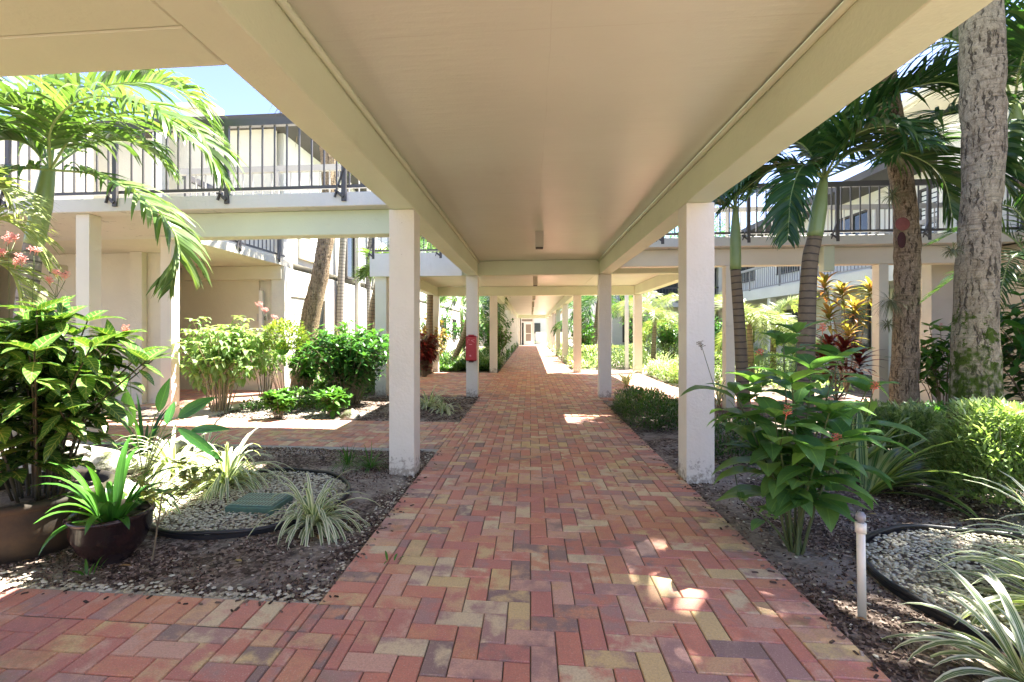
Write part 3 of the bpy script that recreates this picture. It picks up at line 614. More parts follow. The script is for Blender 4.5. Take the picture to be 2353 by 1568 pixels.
railing('grey railing on the right gallery edge receding behind the croton', (8.25, 10.35), (8.25, 20), ps=2.2, mat=greyr, brace=False)
BB = thing('apartment_building', 'pale far apartment building closing the right courtyard', 'building', (10, 27, 0))
bpart('wall', BB, stucco, 4.4, 20, 26.6, 34, -.1, 2.5); bpart('upper_wall', BB, stucco, 4.4, 20, 27.4, 34, 2.5, 5.2); bpart('slab', BB, stucco, 4.2, 20, 25.9, 27.4, 2.5, 2.7); bpart('eave', BB, roofd, 4, 20, 25.8, 34, 5.2, 5.45)
for x in (5, 7, 9, 11, 13): window(BB, 27.4, x, x+1, 3.0, 4.6, roofd, glass, 0, side='Y', dirn=-1); window(BB, 26.6, x, x+1, .7, 2.0, roofd, glass, 0, side='Y', dirn=-1)
railing('distant railing on the far building gallery beyond the bright palms', (4.3, 26.0), (14, 26.0), z0=2.7, ps=2.0, bs=.16)
# far entrance
EB = thing('entrance_building', 'cream entrance wall with framed glass door at the far end of the walkway', 'building', (-1, 42, 0))
YD = 42.0
bpart('wall', EB, stuccob, -14, onY(1195, YD), YD, YD+8, -.1, 2.6); bpart('upper_wall', EB, stucco, -14, .35, YD+.02, YD+8, 2.76, 5.3); bpart('lintel', EB, stuccob, onY(1195, YD), .33, YD, YD+8, 2.38, 2.6)
bpart('side_wall', EB, whitem, onY(1226, YD), .33, YD, YD+8, -.1, 2.377)
xa, xb = onY(1196.5, YD)+.02, onY(1226, YD)-.02
f = MB(); f.box(xa, xb, YD+.1, YD+.16, 2.28, 2.375); f.box(xa, xa+.07, YD+.1, YD+.16, 0, 2.28); f.box(xb-.07, xb, YD+.1, YD+.16, 0, 2.28); f.box(xa+.07, xb-.07, YD+.1, YD+.16, 1.98, 2.08); f.box(xa+.24, xa+.29, YD+.1, YD+.16, 0, 1.98)
fr = f.build('door_frame', whitem, EB); MB().box(xa+.07, xb-.07, YD+.125, YD+.135, 2.08, 2.28).build('transom', plain('tan_glass', (.25, .21, .17), .2), fr); MB().box(xa+.07, xa+.24, YD+.125, YD+.135, 0, 1.98).build('sidelight', glass, fr)
d = MB(); x0, x1 = xa+.30, xb-.08
d.box(x0, x0+.12, YD+.08, YD+.13, .03, 1.97); d.box(x1-.12, x1, YD+.08, YD+.13, .03, 1.97); d.box(x0+.12, x1-.12, YD+.08, YD+.13, 1.83, 1.97); d.box(x0+.12, x1-.12, YD+.08, YD+.13, 1.0, 1.06); d.box(x0+.12, x1-.12, YD+.08, YD+.13, .03, .38)
do = d.build('door', whitem, EB); MB().box(x0+.12, x1-.12, YD+.1, YD+.11, .38, 1.83).build('pane', bpy.data.materials['tan_glass'], do); MB().bar((x1-.18, YD+.05, 1.0), (x1-.18, YD+.05, 1.2), .02, .02).build('handle', brown, do)
fw = MB(); fw.box(.5, 9, 47, 47.2, -.1, 1.15); single(fw, 'garden_wall', stuccob, 'low cream garden wall to the right beyond the glass door', 'wall')
FBk = thing('apartment_building', 'distant pale building behind the trees right of the glass door', 'building', (8, 60, 0)); bpart('wall', FBk, stucco, -2, 25, 62, 70, -.1, 5.5); bpart('eave', FBk, roofd, -2.5, 25, 61.5, 70, 5.5, 5.8)
for x in (0, 3, 6, 9): window(FBk, 62, x, x+1.2, 1, 2.2, roofd, glass, 0, side='Y', dirn=-1)

# ---------------- hard objects in the beds ----------------
for (cx, cy, rr), lab in ((RINGS[0], 'black plastic edging ring around the gravel and green lid'), (RINGS[1], 'black plastic edging ring at the right bed beside the white riser')):
    q = MB(); q.lathe((cx, cy, -.03), [(rr+.004, 0), (rr+.004, .045)], 72); q.lathe((cx, cy, -.03), [(rr-.004, .045), (rr-.004, 0)], 72)
    q.tube([(cx+rr*math.cos(a*math.pi/36), cy+rr*math.sin(a*math.pi/36), .026+.006*math.sin(a*.7)) for a in range(73)], .013, 8, cap=False)
    single(q, 'edging_ring', black, lab, 'garden edging')
c = gp(598, 1166); vb = thing('valve_box', 'green slotted irrigation valve box lid set in the cream gravel', 'valve box', (c.x, c.y, 0))
MB().box(c.x-.17, c.x+.17, c.y-.14, c.y+.14, -.02, .05, bev=.006, rot=0).build('body', greenbox, vb)
q = MB(); q.box(c.x-.155, c.x+.155, c.y-.125, c.y+.125, .051, .058, bev=.002); q.build('lid', plain('lid_green', (.16, .27, .23), .5, .15, 30), vb)
q = MB()
for i in range(13):
    for j in range(3): x = c.x-.14+i*.0235; y = c.y-.115+j*.08; q.box(x, x+.008, y, y+.062, .0582, .0592)
q.build('slots', black, vb)
c = gp(1981, 1412); c.z = -.02; sp = thing('sprinkler_riser', 'white plastic riser pipe with grey sprinkler head standing in the mulch', 'sprinkler', c)
t = pd(1977, 1205, 2.135); t = V((c.x-.006, c.y, t.z))
MB().tube([c, t], .0165, 14).build('pipe', pvc, sp); MB().tube([t+V((0, 0, -.035)), t+V((0, 0, .008))], .0215, 14).build('coupling', pvc, sp)
MB().tube([t+V((0, 0, .008)), t+V((0, 0, .02)), t+V((0, 0, .021)), t+V((0, 0, .045)), t+V((0, 0, .046)), t+V((0, 0, .055))], [.013, .013, .019, .019, .014, .013], 12).build('sprinkler_head', greyp, sp)
def boulder(px, py, sx, sy, sz, lab, dz=0):
    c = gp(px, py); q = MB(); n = 20; m_ = 12; vs = []
    for i in range(m_+1):
        for j in range(n):
            th = math.pi*i/m_; a = 2*math.pi*j/n; p = V((math.sin(th)*math.cos(a), math.sin(th)*math.sin(a), math.cos(th)))
            k = 1+.28*mn.noise(p*1.6+V((px, 0, 0)))+.12*mn.noise(p*4); vs.append((c.x+p.x*sx*k, c.y+p.y*sy*k, dz+sz*.35+p.z*sz*k))
    q.faces(vs, [(i*n+j, (i+1)*n+j, (i+1)*n+(j+1) % n, i*n+(j+1) % n) for i in range(m_) for j in range(n)])
    single(q, 'garden_rock', rock, lab, 'rock', 'weathered rocks in the left bed')
boulder(405, 1060, .19, .15, .16, 'rounded pale mossy rock behind the striped grass at the path edge')
boulder(120, 1085, .75, .22, .2, 'long low mossy rock behind the big clay pot')
boulder(805, 962, .14, .12, .09, 'small grey rock under the dark shrub in the middle bed')
def pot(cx, cy, prof, mat, name, lab, soil):
    t = thing(name, lab, 'flower pot', (cx, cy, 0)); MB().lathe((cx, cy, 0), prof, 48).build('vessel', mat, t)
    q = MB(); q.lathe((cx, cy, 0), [(0.001, soil), (prof[-1][0], soil-.01)], 32); q.build('soil', mulch, t); return t
BX, BY = -2.95, 2.62
pot(BX, BY, [(.25, -.03), (.30, .0), (.35, .07), (.37, .16), (.372, .23), (.36, .265), (.372, .28), (.395, .29), (.395, .315), (.37, .325), (.355, .30), (.34, .22)], potA, 'clay_pot', 'large moss stained clay pot holding the veined shrub', .27)
SX, SY = -2.33, 2.50
pot(SX, SY, [(.09, -.03), (.105, .0), (.155, .06), (.188, .14), (.192, .21), (.20, .222), (.208, .235), (.20, .248), (.187, .248), (.18, .22), (.17, .17)], potB, 'glazed_pot', 'small dark glazed pot with rope rim beside the big clay pot', .20)
# ---------------- plants ----------------
def curve(pts, n):
    pts = [V(p) for p in pts]; P = [pts[0]*2-pts[1]]+pts+[pts[-1]*2-pts[-2]]; out = []
    for i in range(n+1):
        t = i/n*(len(pts)-1); k = min(int(t), len(pts)-2); u = t-k; a, b, c, d = P[k:k+4]
        out.append(.5*((2*b)+(c-a)*u+(2*a-5*b+4*c-d)*u*u+(3*b-a-3*c+d)*u*u*u))
    return out
def frond(par, pts, LL=.45, n=34, W=.03, droop=.9, mats=None, start=.12, vee=.35, rr=.011, label=None, ang=.75, segs=4):
    q = MB(); c = curve(pts, 24); L = len(c)-1; n = int(n*1.25)
    q.tube(c, [rr*(1-.85*i/L)+.001 for i in range(L+1)], 5, m=1, cap=False)
    for i in range(n):
        s = start+(1-start)*(i+.5)/n; k = s*L; j = min(int(k), L-1); p = c[j].lerp(c[j+1], k-j); T = (c[j+1]-c[j]).normalized()
        side = T.cross(V((0, 0, 1))); side = side.normalized() if side.length > .1 else V((1, 0, 0)); N = side.cross(T)
        prof = math.sin(math.pi*min(1, .12+.85*((s-start)/(1-start))**.9))**.6
        for sg in (-1, 1):
            if U(0, 1) < .03: continue
            a = ang*(1-.55*s)+U(-.1, .1); D = T*math.cos(a+.25)+side*sg*math.sin(a+.25)+N*(vee+U(-.15, .15)); wv = (T+V((U(-.3, .3), U(-.3, .3), U(-.3, .3)))).normalized()
            q.blade(p, D, wv, LL*prof*U(.85, 1.12)+.04, W*U(.8, 1.2)*(.6+.4*prof), droop*U(.6, 1.5), segs)
    o = q.build('frond', mats, par)
    if label: o['label'] = label
    return o
def autofronds(par, top, n, L, mats, LL=.45, W=.03, el=(.2, 1.2), nl=28, droop=.9, seed=1, sag=1.0, az0=None, segs=3, rr=.011):
    for i in range(n):
        a = (i*2.399+seed) if az0 is None else az0[i]; e = el[0]+(el[1]-el[0])*((i*.618) % 1); l = L*U(.85, 1.1)
        d = V((math.cos(a)*math.cos(e), math.sin(a)*math.cos(e), math.sin(e))); pts = [V(top)]; q = V(top)
        for k in range(5):
            q = q+d*l/5; pts.append(q.copy()); d = (d+V((0, 0, -.36*sag*(.6+.35*k)))).normalized()
        frond(par, pts, LL, nl, W, droop, mats, segs=segs, rr=rr)
def trunk(par, pts, rad, mat, n=20, name='trunk', rough=0, ns=40, m2=None):
    c = curve(pts, ns); q = MB(); rs = []
    for i in range(ns+1):
        t = i/ns*(len(rad)-1); k = min(int(t), len(rad)-2); rs.append((rad[k]*(1-t+k)+rad[k+1]*(t-k))*(1+rough*U(-1, 1)))
    q.tube(c, rs, n)
    if rough:
        q.v = [tuple(V(v)+V((mn.noise(V(v)*9), mn.noise(V(v)*9+V((5, 0, 0))), 0))*rough*1.2) for v in q.v]
    return q.build(name, mat, par)
def shrub(name, lab, cat, base, H, SP, ns, LL, LW, mat, nodes=6, droop=.6, seed=0, stem=bark_d, smin=.3, br=2, kind=0, sr=.006, group=None, segs=4, dome=.3, leafup=.25, rosette=4, flowers=None, flm=None, top=None, asp=1.0, fold=.2, wav=0, zb=0):
    r = random.Random(seed*13+5); t = thing(name, lab, cat, base, group); st = MB(); lf = MB(); B = V(base); tips = []
    def leaves(c, s0):
        L = len(c)-1
        for k in range(nodes):
            s = s0+(1-s0)*(k+.5)/nodes; x = s*L; j = min(int(x), L-1); p = c[j].lerp(c[j+1], x-j); T = (c[j+1]-c[j]).normalized()
            e1 = T.cross(V((.3, .2, 1))).normalized(); e2 = T.cross(e1); a = k*1.57+r.uniform(-.5, .5)
            for h in (0, math.pi):
                D = e1*math.cos(a+h)+e2*math.sin(a+h)+T*leafup*r.uniform(.5, 1.8); sz = r.uniform(.7, 1.1)*(1.05-.3*s)
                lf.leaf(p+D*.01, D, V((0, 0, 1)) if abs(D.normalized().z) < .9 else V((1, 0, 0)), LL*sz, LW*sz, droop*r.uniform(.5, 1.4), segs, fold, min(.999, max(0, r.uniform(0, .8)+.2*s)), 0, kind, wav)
        p = c[-1]; T = (c[-1]-c[-2]).normalized()
        for k in range(rosette):
            a = k*6.28/rosette+r.uniform(-.3, .3); D = V((math.cos(a), math.sin(a), r.uniform(.2, .9))); sz = r.uniform(.5, .95)
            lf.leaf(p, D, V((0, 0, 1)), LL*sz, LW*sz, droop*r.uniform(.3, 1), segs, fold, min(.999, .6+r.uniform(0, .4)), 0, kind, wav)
        tips.append(p)
    for i in range(ns):
        a = i*2.399+r.uniform(-.3, .3); q = math.sqrt((i+.5)/ns); tx = SP*q*math.cos(a); ty = SP*q*math.sin(a)*asp; h = H*(1-dome*q*q)*r.uniform(.85, 1.05)
        p0 = B+V((tx*.18, ty*.18, -.02)); p2 = B+V((tx, ty, h)); p1 = p0.lerp(p2, .5)+V((-tx*.15, -ty*.15, h*.08)); c = curve([p0, p1, p2], 8)
        st.tube(c, [sr*(1.2-.08*k) for k in range(9)], 5, cap=False); leaves(c, smin)
        for _ in range(br):
            s = r.uniform(.35, .85); j = int(s*8); p = c[j]; aa = r.uniform(0, 6.28); l = H*r.uniform(.16, .3)
            e = p+V((math.cos(aa)*l*.8, math.sin(aa)*l*.8, l*.7)); cc = curve([p, p.lerp(e, .5)+V((0, 0, -.02*l)), e], 4); st.tube(cc, [sr*.6]*5, 4, cap=False); leaves(cc, .3)
    if LL > 0: lf.build('foliage', mat, t)
    st.build('stems', stem, t)
    if flowers:
        for k in range(flowers):
            f = MB(); spike(f, tips[(k*3) % len(tips)], .12, r); f.build('flower', flm or coral, t)
    return t
def spike(f, p, h, r=R, n=20, k=.8):
    kk = k
    tilt = V((r.uniform(-.4, .4), r.uniform(-.4, .4), 1)).normalized()
    f.tube([p, p+tilt*h], [.002, .0015], 4)
    for k in range(n):
        s = .3+.7*k/n; a = k*2.4; q = p+tilt*h*s; d = V((math.cos(a), math.sin(a), .5))
        e = q+d*.027*kk*(1.2-s*.5)*r.uniform(.6, 1.3); f.tube([q, q.lerp(e, .6)+V((0, 0, .003)), e], [.001, .0018*kk**.5, .003*kk**.5], 4)
def flowerstalk(name, lab, base, tip, heads, group=None, mat=None, h=.1):
    t = thing(name, lab, 'flower', base, group); q = MB(); b = V(base); tip = V(tip); q.tube(curve([b, b.lerp(tip, .5)+V((.02, 0, .03)), tip], 8), [.004-.0003*i for i in range(9)], 5, cap=False); q.build('stem', stemg, t)
    for hd in heads:
        f = MB()
        for _ in range(3):
            spike(f, V(hd)+V((U(-.02, .02), U(-.02, .02), U(-.01, .01)))*(h*10), h*.5, n=13, k=h*8)
        f.build('flower', mat or pinkf, t); q = MB(); q.tube([tip+V((0, 0, -.08)), V(hd)], .0022, 4); q.build('stalk', stemg, t)
    return t
def hedge(name, lab, cat, c, rx, ry, rz, n, L, W, mat, group=None, z0=0, box=.5, twigs=30, seed=3, droop=.3, kind=None):
    r = random.Random(seed); lf = MB(); st = MB(); C = V(c)
    t = thing(name, lab, cat, (c[0], c[1], z0), group) if not kind else None
    for _ in range(n):
        while True:
            p = V((r.uniform(-1, 1), r.uniform(-1, 1), r.uniform(-.2, 1)))
            m_ = (abs(p.x)**(2+4*box)+abs(p.y)**(2+4*box)+abs(max(p.z, 0))**(2+4*box))
            k = 1+.25*mn.noise(V((p.x*2.5+seed, p.y*2.5, p.z*2.5)))
            if m_ < k*k and (m_ > .35 or r.random() < .25): break
        q = C+V((p.x*rx, p.y*ry, z0+max(p.z, -.15)*rz+.15*rz))
        D = V((p.x+r.uniform(-.7, .7), p.y+r.uniform(-.7, .7), r.uniform(-.1, 1.3)))
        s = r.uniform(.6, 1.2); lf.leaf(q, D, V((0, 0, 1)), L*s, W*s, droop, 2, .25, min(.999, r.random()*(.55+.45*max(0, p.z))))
    for _ in range(twigs):
        a = r.uniform(0, 6.28); u = r.uniform(.1, .85); b = C+V((rx*.6*u*math.cos(a), ry*.6*u*math.sin(a), z0-C.z*0-.02)); b.z = z0-.02
        e = C+V((rx*u*math.cos(a), ry*u*math.sin(a), 0)); e.z = z0+rz*.95; st.tube([b, b.lerp(e, .5)+V((.02, .01, 0)), e], [.005, .004, .002], 4, cap=False)
    if kind:
        return tag(lf.build(name, mat), lab, cat, group, kind)
    lf.build('foliage', mat, t)
    if twigs: st.build('stems', bark_d, t)
    return t
def clump(name, lab, cat, base, n, L, W, mat, el=(.7, 1.45), droop=2.0, group=None, seed=1, segs=8, az=None, br=.04, fold=.25, kindn=1, lean=None):
    r = random.Random(seed); q = MB(); B = V(base)
    for i in range(n):
        a = r.uniform(0, 6.28) if az is None else r.uniform(*az); e = r.uniform(*el); D = V((math.cos(a)*math.cos(e), math.sin(a)*math.cos(e), math.sin(e)))
        if lean: D = D+V(lean)
        s = r.uniform(.55, 1.08); p = B+V((math.cos(a)*br*r.random(), math.sin(a)*br*r.random(), 0)); D = D+V((r.uniform(-.15, .15), r.uniform(-.15, .15), 0))
        q.leaf(p, D, V((0, 0, 1)), L*s, W*r.uniform(.75, 1.15), droop*r.uniform(.6, 1.25), segs, fold, r.random(), 0, kindn)
    return single(q, name, mat, lab, cat, group)
SG = 'striped grass clumps in the beds'
# --- left bed ---
T = shrub('veined_shrub', 'dark green shrub with yellow veined leaves growing in the big clay pot', 'shrub', (BX+.03, BY, .25), 1.16, .68, 25, .25, .11, L_sanch, nodes=6, droop=.9, seed=4, smin=.16, br=1, sr=.007, segs=5, dome=.35, stem=plain('dark_stem', (.06, .045, .02), .6), asp=.8)
q = MB(); r = random.Random(5)
for i in range(34):
    a = i*2.4; e = r.uniform(.55, 1.4); q.leaf(V((SX, SY, .19))+V((math.cos(a), math.sin(a), 0))*.05, V((math.cos(a)*math.cos(e), math.sin(a)*math.cos(e), math.sin(e))), V((0, 0, 1)), r.uniform(.26, .5), r.uniform(.036, .05), r.uniform(1.2, 2.4), 9, .3, r.random(), 0, 1)
single(q, 'lily_plant', L_lily, 'green strap leaved lily growing in the small dark glazed pot', 'plant')
for i, (px, py, n, L, lab) in enumerate(((520, 1115, 85, .55, 'large striped grass clump left of the green lid'), (718, 1205, 60, .42, 'striped grass clump in front of the green lid, over the edging ring'),
        (400, 1085, 70, .55, 'striped grass clump just behind the dark glazed pot'), (330, 1165, 45, .45, 'striped grass clump leaning over the left of the gravel ring'), (985, 935, 45, .55, 'striped grass clump beyond the nearest left column'),
        (1020, 945, 26, .4, 'small green striped tuft by the path edge below the red box'), (470, 1050, 40, .5, 'striped grass clump touching the crossing path'))):
    c = gp(px, py); clump('striped_grass', lab, 'grass clump', c, int(n*1.7), L*1.12, .026, L_spid, seed=i+3, group=SG, droop=2.9, el=(.35, 1.3))
c = gp(850, 1075); clump('grass_tuft', 'fine green fern like tuft behind the nearest left column', 'grass clump', c, 90, .24, .008, L_mid, seed=9, droop=1.5, el=(.3, 1.4)); 
c = gp(800, 1068); clump('grass_tuft', 'thin green tuft above the back of the gravel ring', 'grass clump', c, 60, .22, .008, L_mid, seed=19, droop=1.5, el=(.3, 1.4))
for i, (px, py, lab) in enumerate(((205, 1322, 'tiny green shoot in the pebbles below the glazed pot'), (900, 1290, 'single small green shoot in the mulch near the path'))):
    c = gp(px, py); clump('green_shoot', lab, 'plant', c, 7-3*i, .12-.05*i, .014, L_lily, seed=30+i, droop=1.2, segs=5)
# sapling
c = gp(350, 1288); sap = thing('sapling', 'thin bare sapling with sparse yellow leaves beside the glazed pot', 'sapling', c); q = MB(); lf = MB(); r = random.Random(8)
def twig(p, d, l, rad, dep):
    e = p+d*l; q.tube(curve([p, p.lerp(e, .5)+V((r.uniform(-.02, .02), r.uniform(-.02, .02), .01)), e], 4), [rad, rad*.9, rad*.8, rad*.7, rad*.6], 5, cap=False)
    if dep < 2:
        for _ in range(7):
            s = r.uniform(.3, 1); D = V((r.uniform(-1, 1), r.uniform(-1, 1), r.uniform(-.1, .5))); lf.leaf(p.lerp(e, s), D, V((0, 0, 1)), .04, .026, .4, 3)
    if dep > 0:
        for _ in range(3 if dep > 1 else 2):
            s = r.uniform(.45, 1); dd = (d+V((r.uniform(-1, 1), r.uniform(-1, 1), r.uniform(-.2, .5)))).normalized(); twig(p.lerp(e, s), dd, l*r.uniform(.5, .75), rad*.55, dep-1)
twig(c, V((.12, .05, 1)).normalized(), .36, .006, 3); q.build('stems', bark_d, sap); lf.build('foliage', L_yel, sap)
# bright shrub behind potted one, paddle leaves
c = gp(180, 1010); shrub('bright_shrub', 'bright yellow green leafy shrub behind the potted veined shrub', 'shrub', (c.x-.2, c.y-.2, 0), 1.15, .95, 22, .17, .085, L_pale, nodes=5, droop=.8, seed=6)
c = gp(40, 1000); shrub('bright_shrub', 'fresh green leafy shrub at the far left edge', 'shrub', (c.x, c.y-.4, 0), 1.5, .8, 16, .17, .09, L_mid, nodes=6, droop=.7, seed=16)
q = MB(); t = thing('paddle_plant', 'plant with a few long paddle shaped leaves leaning over the crossing path', 'plant', gp(330, 1100)); B = V(t.location); s = MB()
for px, py, d, px2, py2, d2, L, W in ((365, 945, 4.1, 388, 868, 4.1, .30, .10), (410, 960, 4.0, 492, 905, 4.0, .36, .11), (440, 990, 3.9, 530, 975, 3.8, .33, .07), (410, 985, 3.9, 520, 1050, 3.7, .42, .08), (300, 980, 4.0, 290, 890, 4.0, .36, .12), (385, 975, 4.0, 400, 915, 4.3, .3, .08)):
    a, e = pd(px, py, d), pd(px2, py2, d2); s.tube(curve([B, B.lerp(a, .6)+V((0, 0, .12)), a], 8), .005, 5, cap=False); q.leaf(a, e-a, V((.2, -.9, .4)), (e-a).length, W, .25, 8, .25, U(0, 1))
q.build('foliage', L_dark, t); s.build('stem', stemg, t)
c = gp(330, 1050); clump('broad_grass', 'dark strap leaved plant with long arching leaves beside the mossy rock', 'plant', c, 26, .62, .035, L_dark, seed=44, droop=1.7)
# coral flowers
flowerstalk('coral_flower', 'pink coral flower spray in front of the shaded left wall', gp(70, 1090), pd(130, 655, 3.1), [pd(112, 655, 3.1), pd(135, 640, 3.1), pd(150, 645, 3.1)])
flowerstalk('coral_flower', 'uppermost pink flower cluster at the left edge by the palm trunk', gp(10, 1120), pd(20, 560, 3.0), [pd(15, 562, 3.0), pd(35, 555, 3.05), pd(10, 590, 3.0)])
flowerstalk('coral_flower', 'pink flower cluster overlapping the ringed palm trunk', gp(50, 1110), pd(78, 590, 3.0), [pd(78, 585, 3.0), pd(50, 605, 3.0), pd(40, 615, 3.0)])
flowerstalk('coral_flower', 'red flower spray in front of the shaded pilaster above the veined shrub', gp(300, 1050), pd(292, 775, 3.4), [pd(292, 768, 3.4)], mat=coral)
flowerstalk('coral_flower', 'pink flower spray beside the number plate above the pale bush', gp(590, 950), pd(610, 725, 7.1), [pd(598, 708, 7.1), pd(612, 722, 7.1), pd(628, 737, 7.1)], h=.16)
# palms, left
t = thing('slim_palm', 'bright green palm with ringed trunk and drooping fronds in the left garden', 'palm tree', gp(35, 1063)); mp = [L_palm, petiole]
trunk(t, [gp(35, 1063), pd(62, 690, 4.55), pd(78, 560, 4.6)], [.095, .082, .075], ringt, 18); trunk(t, [pd(78, 562, 4.6), pd(97, 470, 4.6), pd(112, 385, 4.62)], [.078, .080, .052], crownsh, 18, 'crownshaft', ns=16)
O = (115, 390, 4.6)
for pts, LL, n, dr in (([O, (230, 405, 4.5), (345, 470, 4.35), (410, 560, 4.3), (392, 660, 4.3)], .44, 44, 1.3), ([O, (190, 290, 4.4), (330, 258, 4.2), (450, 310, 4.1), (500, 400, 4.1)], .52, 44, 1.5),
        ([O, (150, 240, 4.7), (290, 190, 4.9), (420, 210, 5.0), (495, 300, 5.1)], .5, 44, 1.3), ([O, (100, 280, 4.3), (20, 240, 4.0), (-100, 270, 3.8)], .5, 36, 1.2),
        ([O, (90, 300, 4.8), (60, 200, 5.0), (120, 130, 5.3), (220, 130, 5.6)], .5, 36, .9), ([O, (60, 330, 4.5), (-30, 330, 4.3), (-140, 420, 4.2)], .5, 34, 1.3),
        ([O, (210, 330, 4.9), (320, 330, 5.1), (390, 390, 5.2)], .42, 30, 1.4), ([O, (120, 290, 4.2), (200, 225, 3.8), (330, 240, 3.5), (430, 320, 3.4)], .46, 38, 1.3),
        ([O, (100, 250, 4.6), (80, 130, 4.6), (0, 80, 4.5), (-80, 90, 4.4)], .5, 34, .9), ([O, (40, 390, 4.3), (-40, 430, 4.1), (-90, 520, 4.0)], .45, 30, 1.2)):
    frond(t, [pd(*p) for p in pts], LL*1.1, n, .048, dr, mp)
t = thing('fan_palm', 'pale frond palm spilling in from the left edge under the slab', 'palm tree', gp(-150, 1120))
for pts in ([(-200, 700, 3.3), (-60, 520, 3.4), (40, 520, 3.5), (110, 620, 3.6)], [(-200, 700, 3.3), (-80, 600, 3.4), (20, 620, 3.5), (70, 720, 3.5)], [(-200, 700, 3.3), (-100, 440, 3.2), (-10, 430, 3.3), (60, 490, 3.3)]):
    frond(t, [pd(*p) for p in pts], .36, 30, .022, .9, [L_palmy, petiole])
trunk(t, [gp(-150, 1120), pd(-200, 700, 3.3)], [.07, .06], ringt, 12)
t = thing('tall_palm', 'tall leaning grey palm trunk rising in front of the left white building', 'palm tree', gp(690, 900))
trunk(t, [gp(690, 900)+V((0, 0, -.1)), pd(712, 740, 9.9), pd(738, 620, 9.9), pd(757, 480, 9.9), pd(752, 340, 9.9), pd(735, 150, 9.9)], [.22, .19, .165, .155, .15, .15], trunkg, 20, rough=.012)
hp = pd(728, 130, 9.9); q = MB()
for i in range(260):
    a = U(0, 6.28); e = hp+V((math.cos(a)*U(.1, .3), math.sin(a)*U(.1, .3), U(-.6, .1))); q.blade(e, V((math.cos(a), math.sin(a), U(-1.4, -.2))), V((-math.sin(a), math.cos(a), 0)), U(.7, 1.35), .035, 1.2, 4)
q.build('dead_fronds', L_dead, t); autofronds(t, hp+V((0, 0, .3)), 14, 1.9, mp, .7, .05, (.0, 1.3), 26, .6, seed=2)
for i, (px, py, d, px2, py2, lab) in enumerate(((778, 800, 13., 800, 420, 'slim grey palm by the building window behind the dark shrub'), (838, 800, 15.5, 868, 400, 'thin leaning palm just left of the nearest column'), (845, 810, 11.5, 872, 640, 'short green trunk beside the nearest left column'))):
    g0 = pd(px, CY+FP*CH/d, d); t = thing('slim_palm', lab, 'palm tree', g0); a, e = pd((px+px2)/2-4, (py+py2)/2, d), pd(px2, py2, d)
    trunk(t, [g0, a, e], [.11, .09, .085], ringt if i < 2 else ringb, 12); autofronds(t, e+V((0, 0, .2)), 9, 1.5 if i < 2 else .5, mp, .5, .035, (.1, 1.3), 22, seed=i*2)
c = pd(812, CY+FP*CH/10.2, 10.2); clump('reed_plant', 'tall feathery reed like plant against the left white wall', 'plant', c, 120, 1.5, .012, L_palmy, el=(1.1, 1.5), droop=.9, seed=3, segs=6, br=.15)
# middle-left bed shrubs
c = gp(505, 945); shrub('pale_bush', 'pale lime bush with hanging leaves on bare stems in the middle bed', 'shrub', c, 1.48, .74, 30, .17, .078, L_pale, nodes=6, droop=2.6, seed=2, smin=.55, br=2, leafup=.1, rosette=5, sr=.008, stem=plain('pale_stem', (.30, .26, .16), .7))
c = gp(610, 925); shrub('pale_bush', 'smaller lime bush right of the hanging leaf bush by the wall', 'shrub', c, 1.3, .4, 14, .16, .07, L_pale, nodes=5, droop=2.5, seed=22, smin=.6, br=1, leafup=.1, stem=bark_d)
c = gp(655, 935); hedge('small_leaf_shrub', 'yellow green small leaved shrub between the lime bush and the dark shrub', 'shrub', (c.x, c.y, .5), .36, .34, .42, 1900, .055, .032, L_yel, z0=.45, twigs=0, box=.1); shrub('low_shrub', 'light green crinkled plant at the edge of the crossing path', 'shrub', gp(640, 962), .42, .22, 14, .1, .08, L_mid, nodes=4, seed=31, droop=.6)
q = MB()
for i in range(16): a = i*2.4; b0 = V((c.x, c.y, -.02)); e = b0+V((.3*math.cos(a), .3*math.sin(a), .75)); q.tube([b0+V((.05*math.cos(a), .05*math.sin(a), 0)), b0.lerp(e, .5), e], [.007, .005, .003], 4)
q.build('stems', bark_d, bpy.data.objects['small_leaf_shrub'])
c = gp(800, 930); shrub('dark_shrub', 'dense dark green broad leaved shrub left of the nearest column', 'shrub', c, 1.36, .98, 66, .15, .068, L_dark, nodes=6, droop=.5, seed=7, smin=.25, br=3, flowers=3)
c = gp(765, 955); shrub('low_shrub', 'low broad leaved plant under the dark shrub at the path edge', 'shrub', c, .36, .30, 12, .16, .085, L_mid, nodes=3, seed=8, droop=.5)
c = gp(700, 905); shrub('dark_shrub', 'loose green shrub with rounded leaves at the foot of the leaning palm', 'shrub', c, .95, .5, 18, .15, .08, L_mid, nodes=5, seed=28, droop=.6)
c = gp(650, 885); clump('broad_grass', 'spiky dark rosette below the louvred window', 'plant', c, 34, .7, .05, L_dark, el=(.5, 1.4), droop=.8, seed=77)
c = gp(648, 872); q = MB(); s = MB(); e = pd(650, 800, 8.); s.tube([gp(645, 880), e+V((0, 0, -.12))], .006, 5); q.leaf(e+V((0, 0, -.12)), V((0, 0, 1)), V((0, -1, 0)), .26, .24, .1, 6, .1, .4); t = thing('paddle_plant', 'single round paddle leaf on a stalk beside the lime bush', 'plant', gp(645, 880)); q.build('leaf', L_mid, t); s.build('stem', stemg, t)
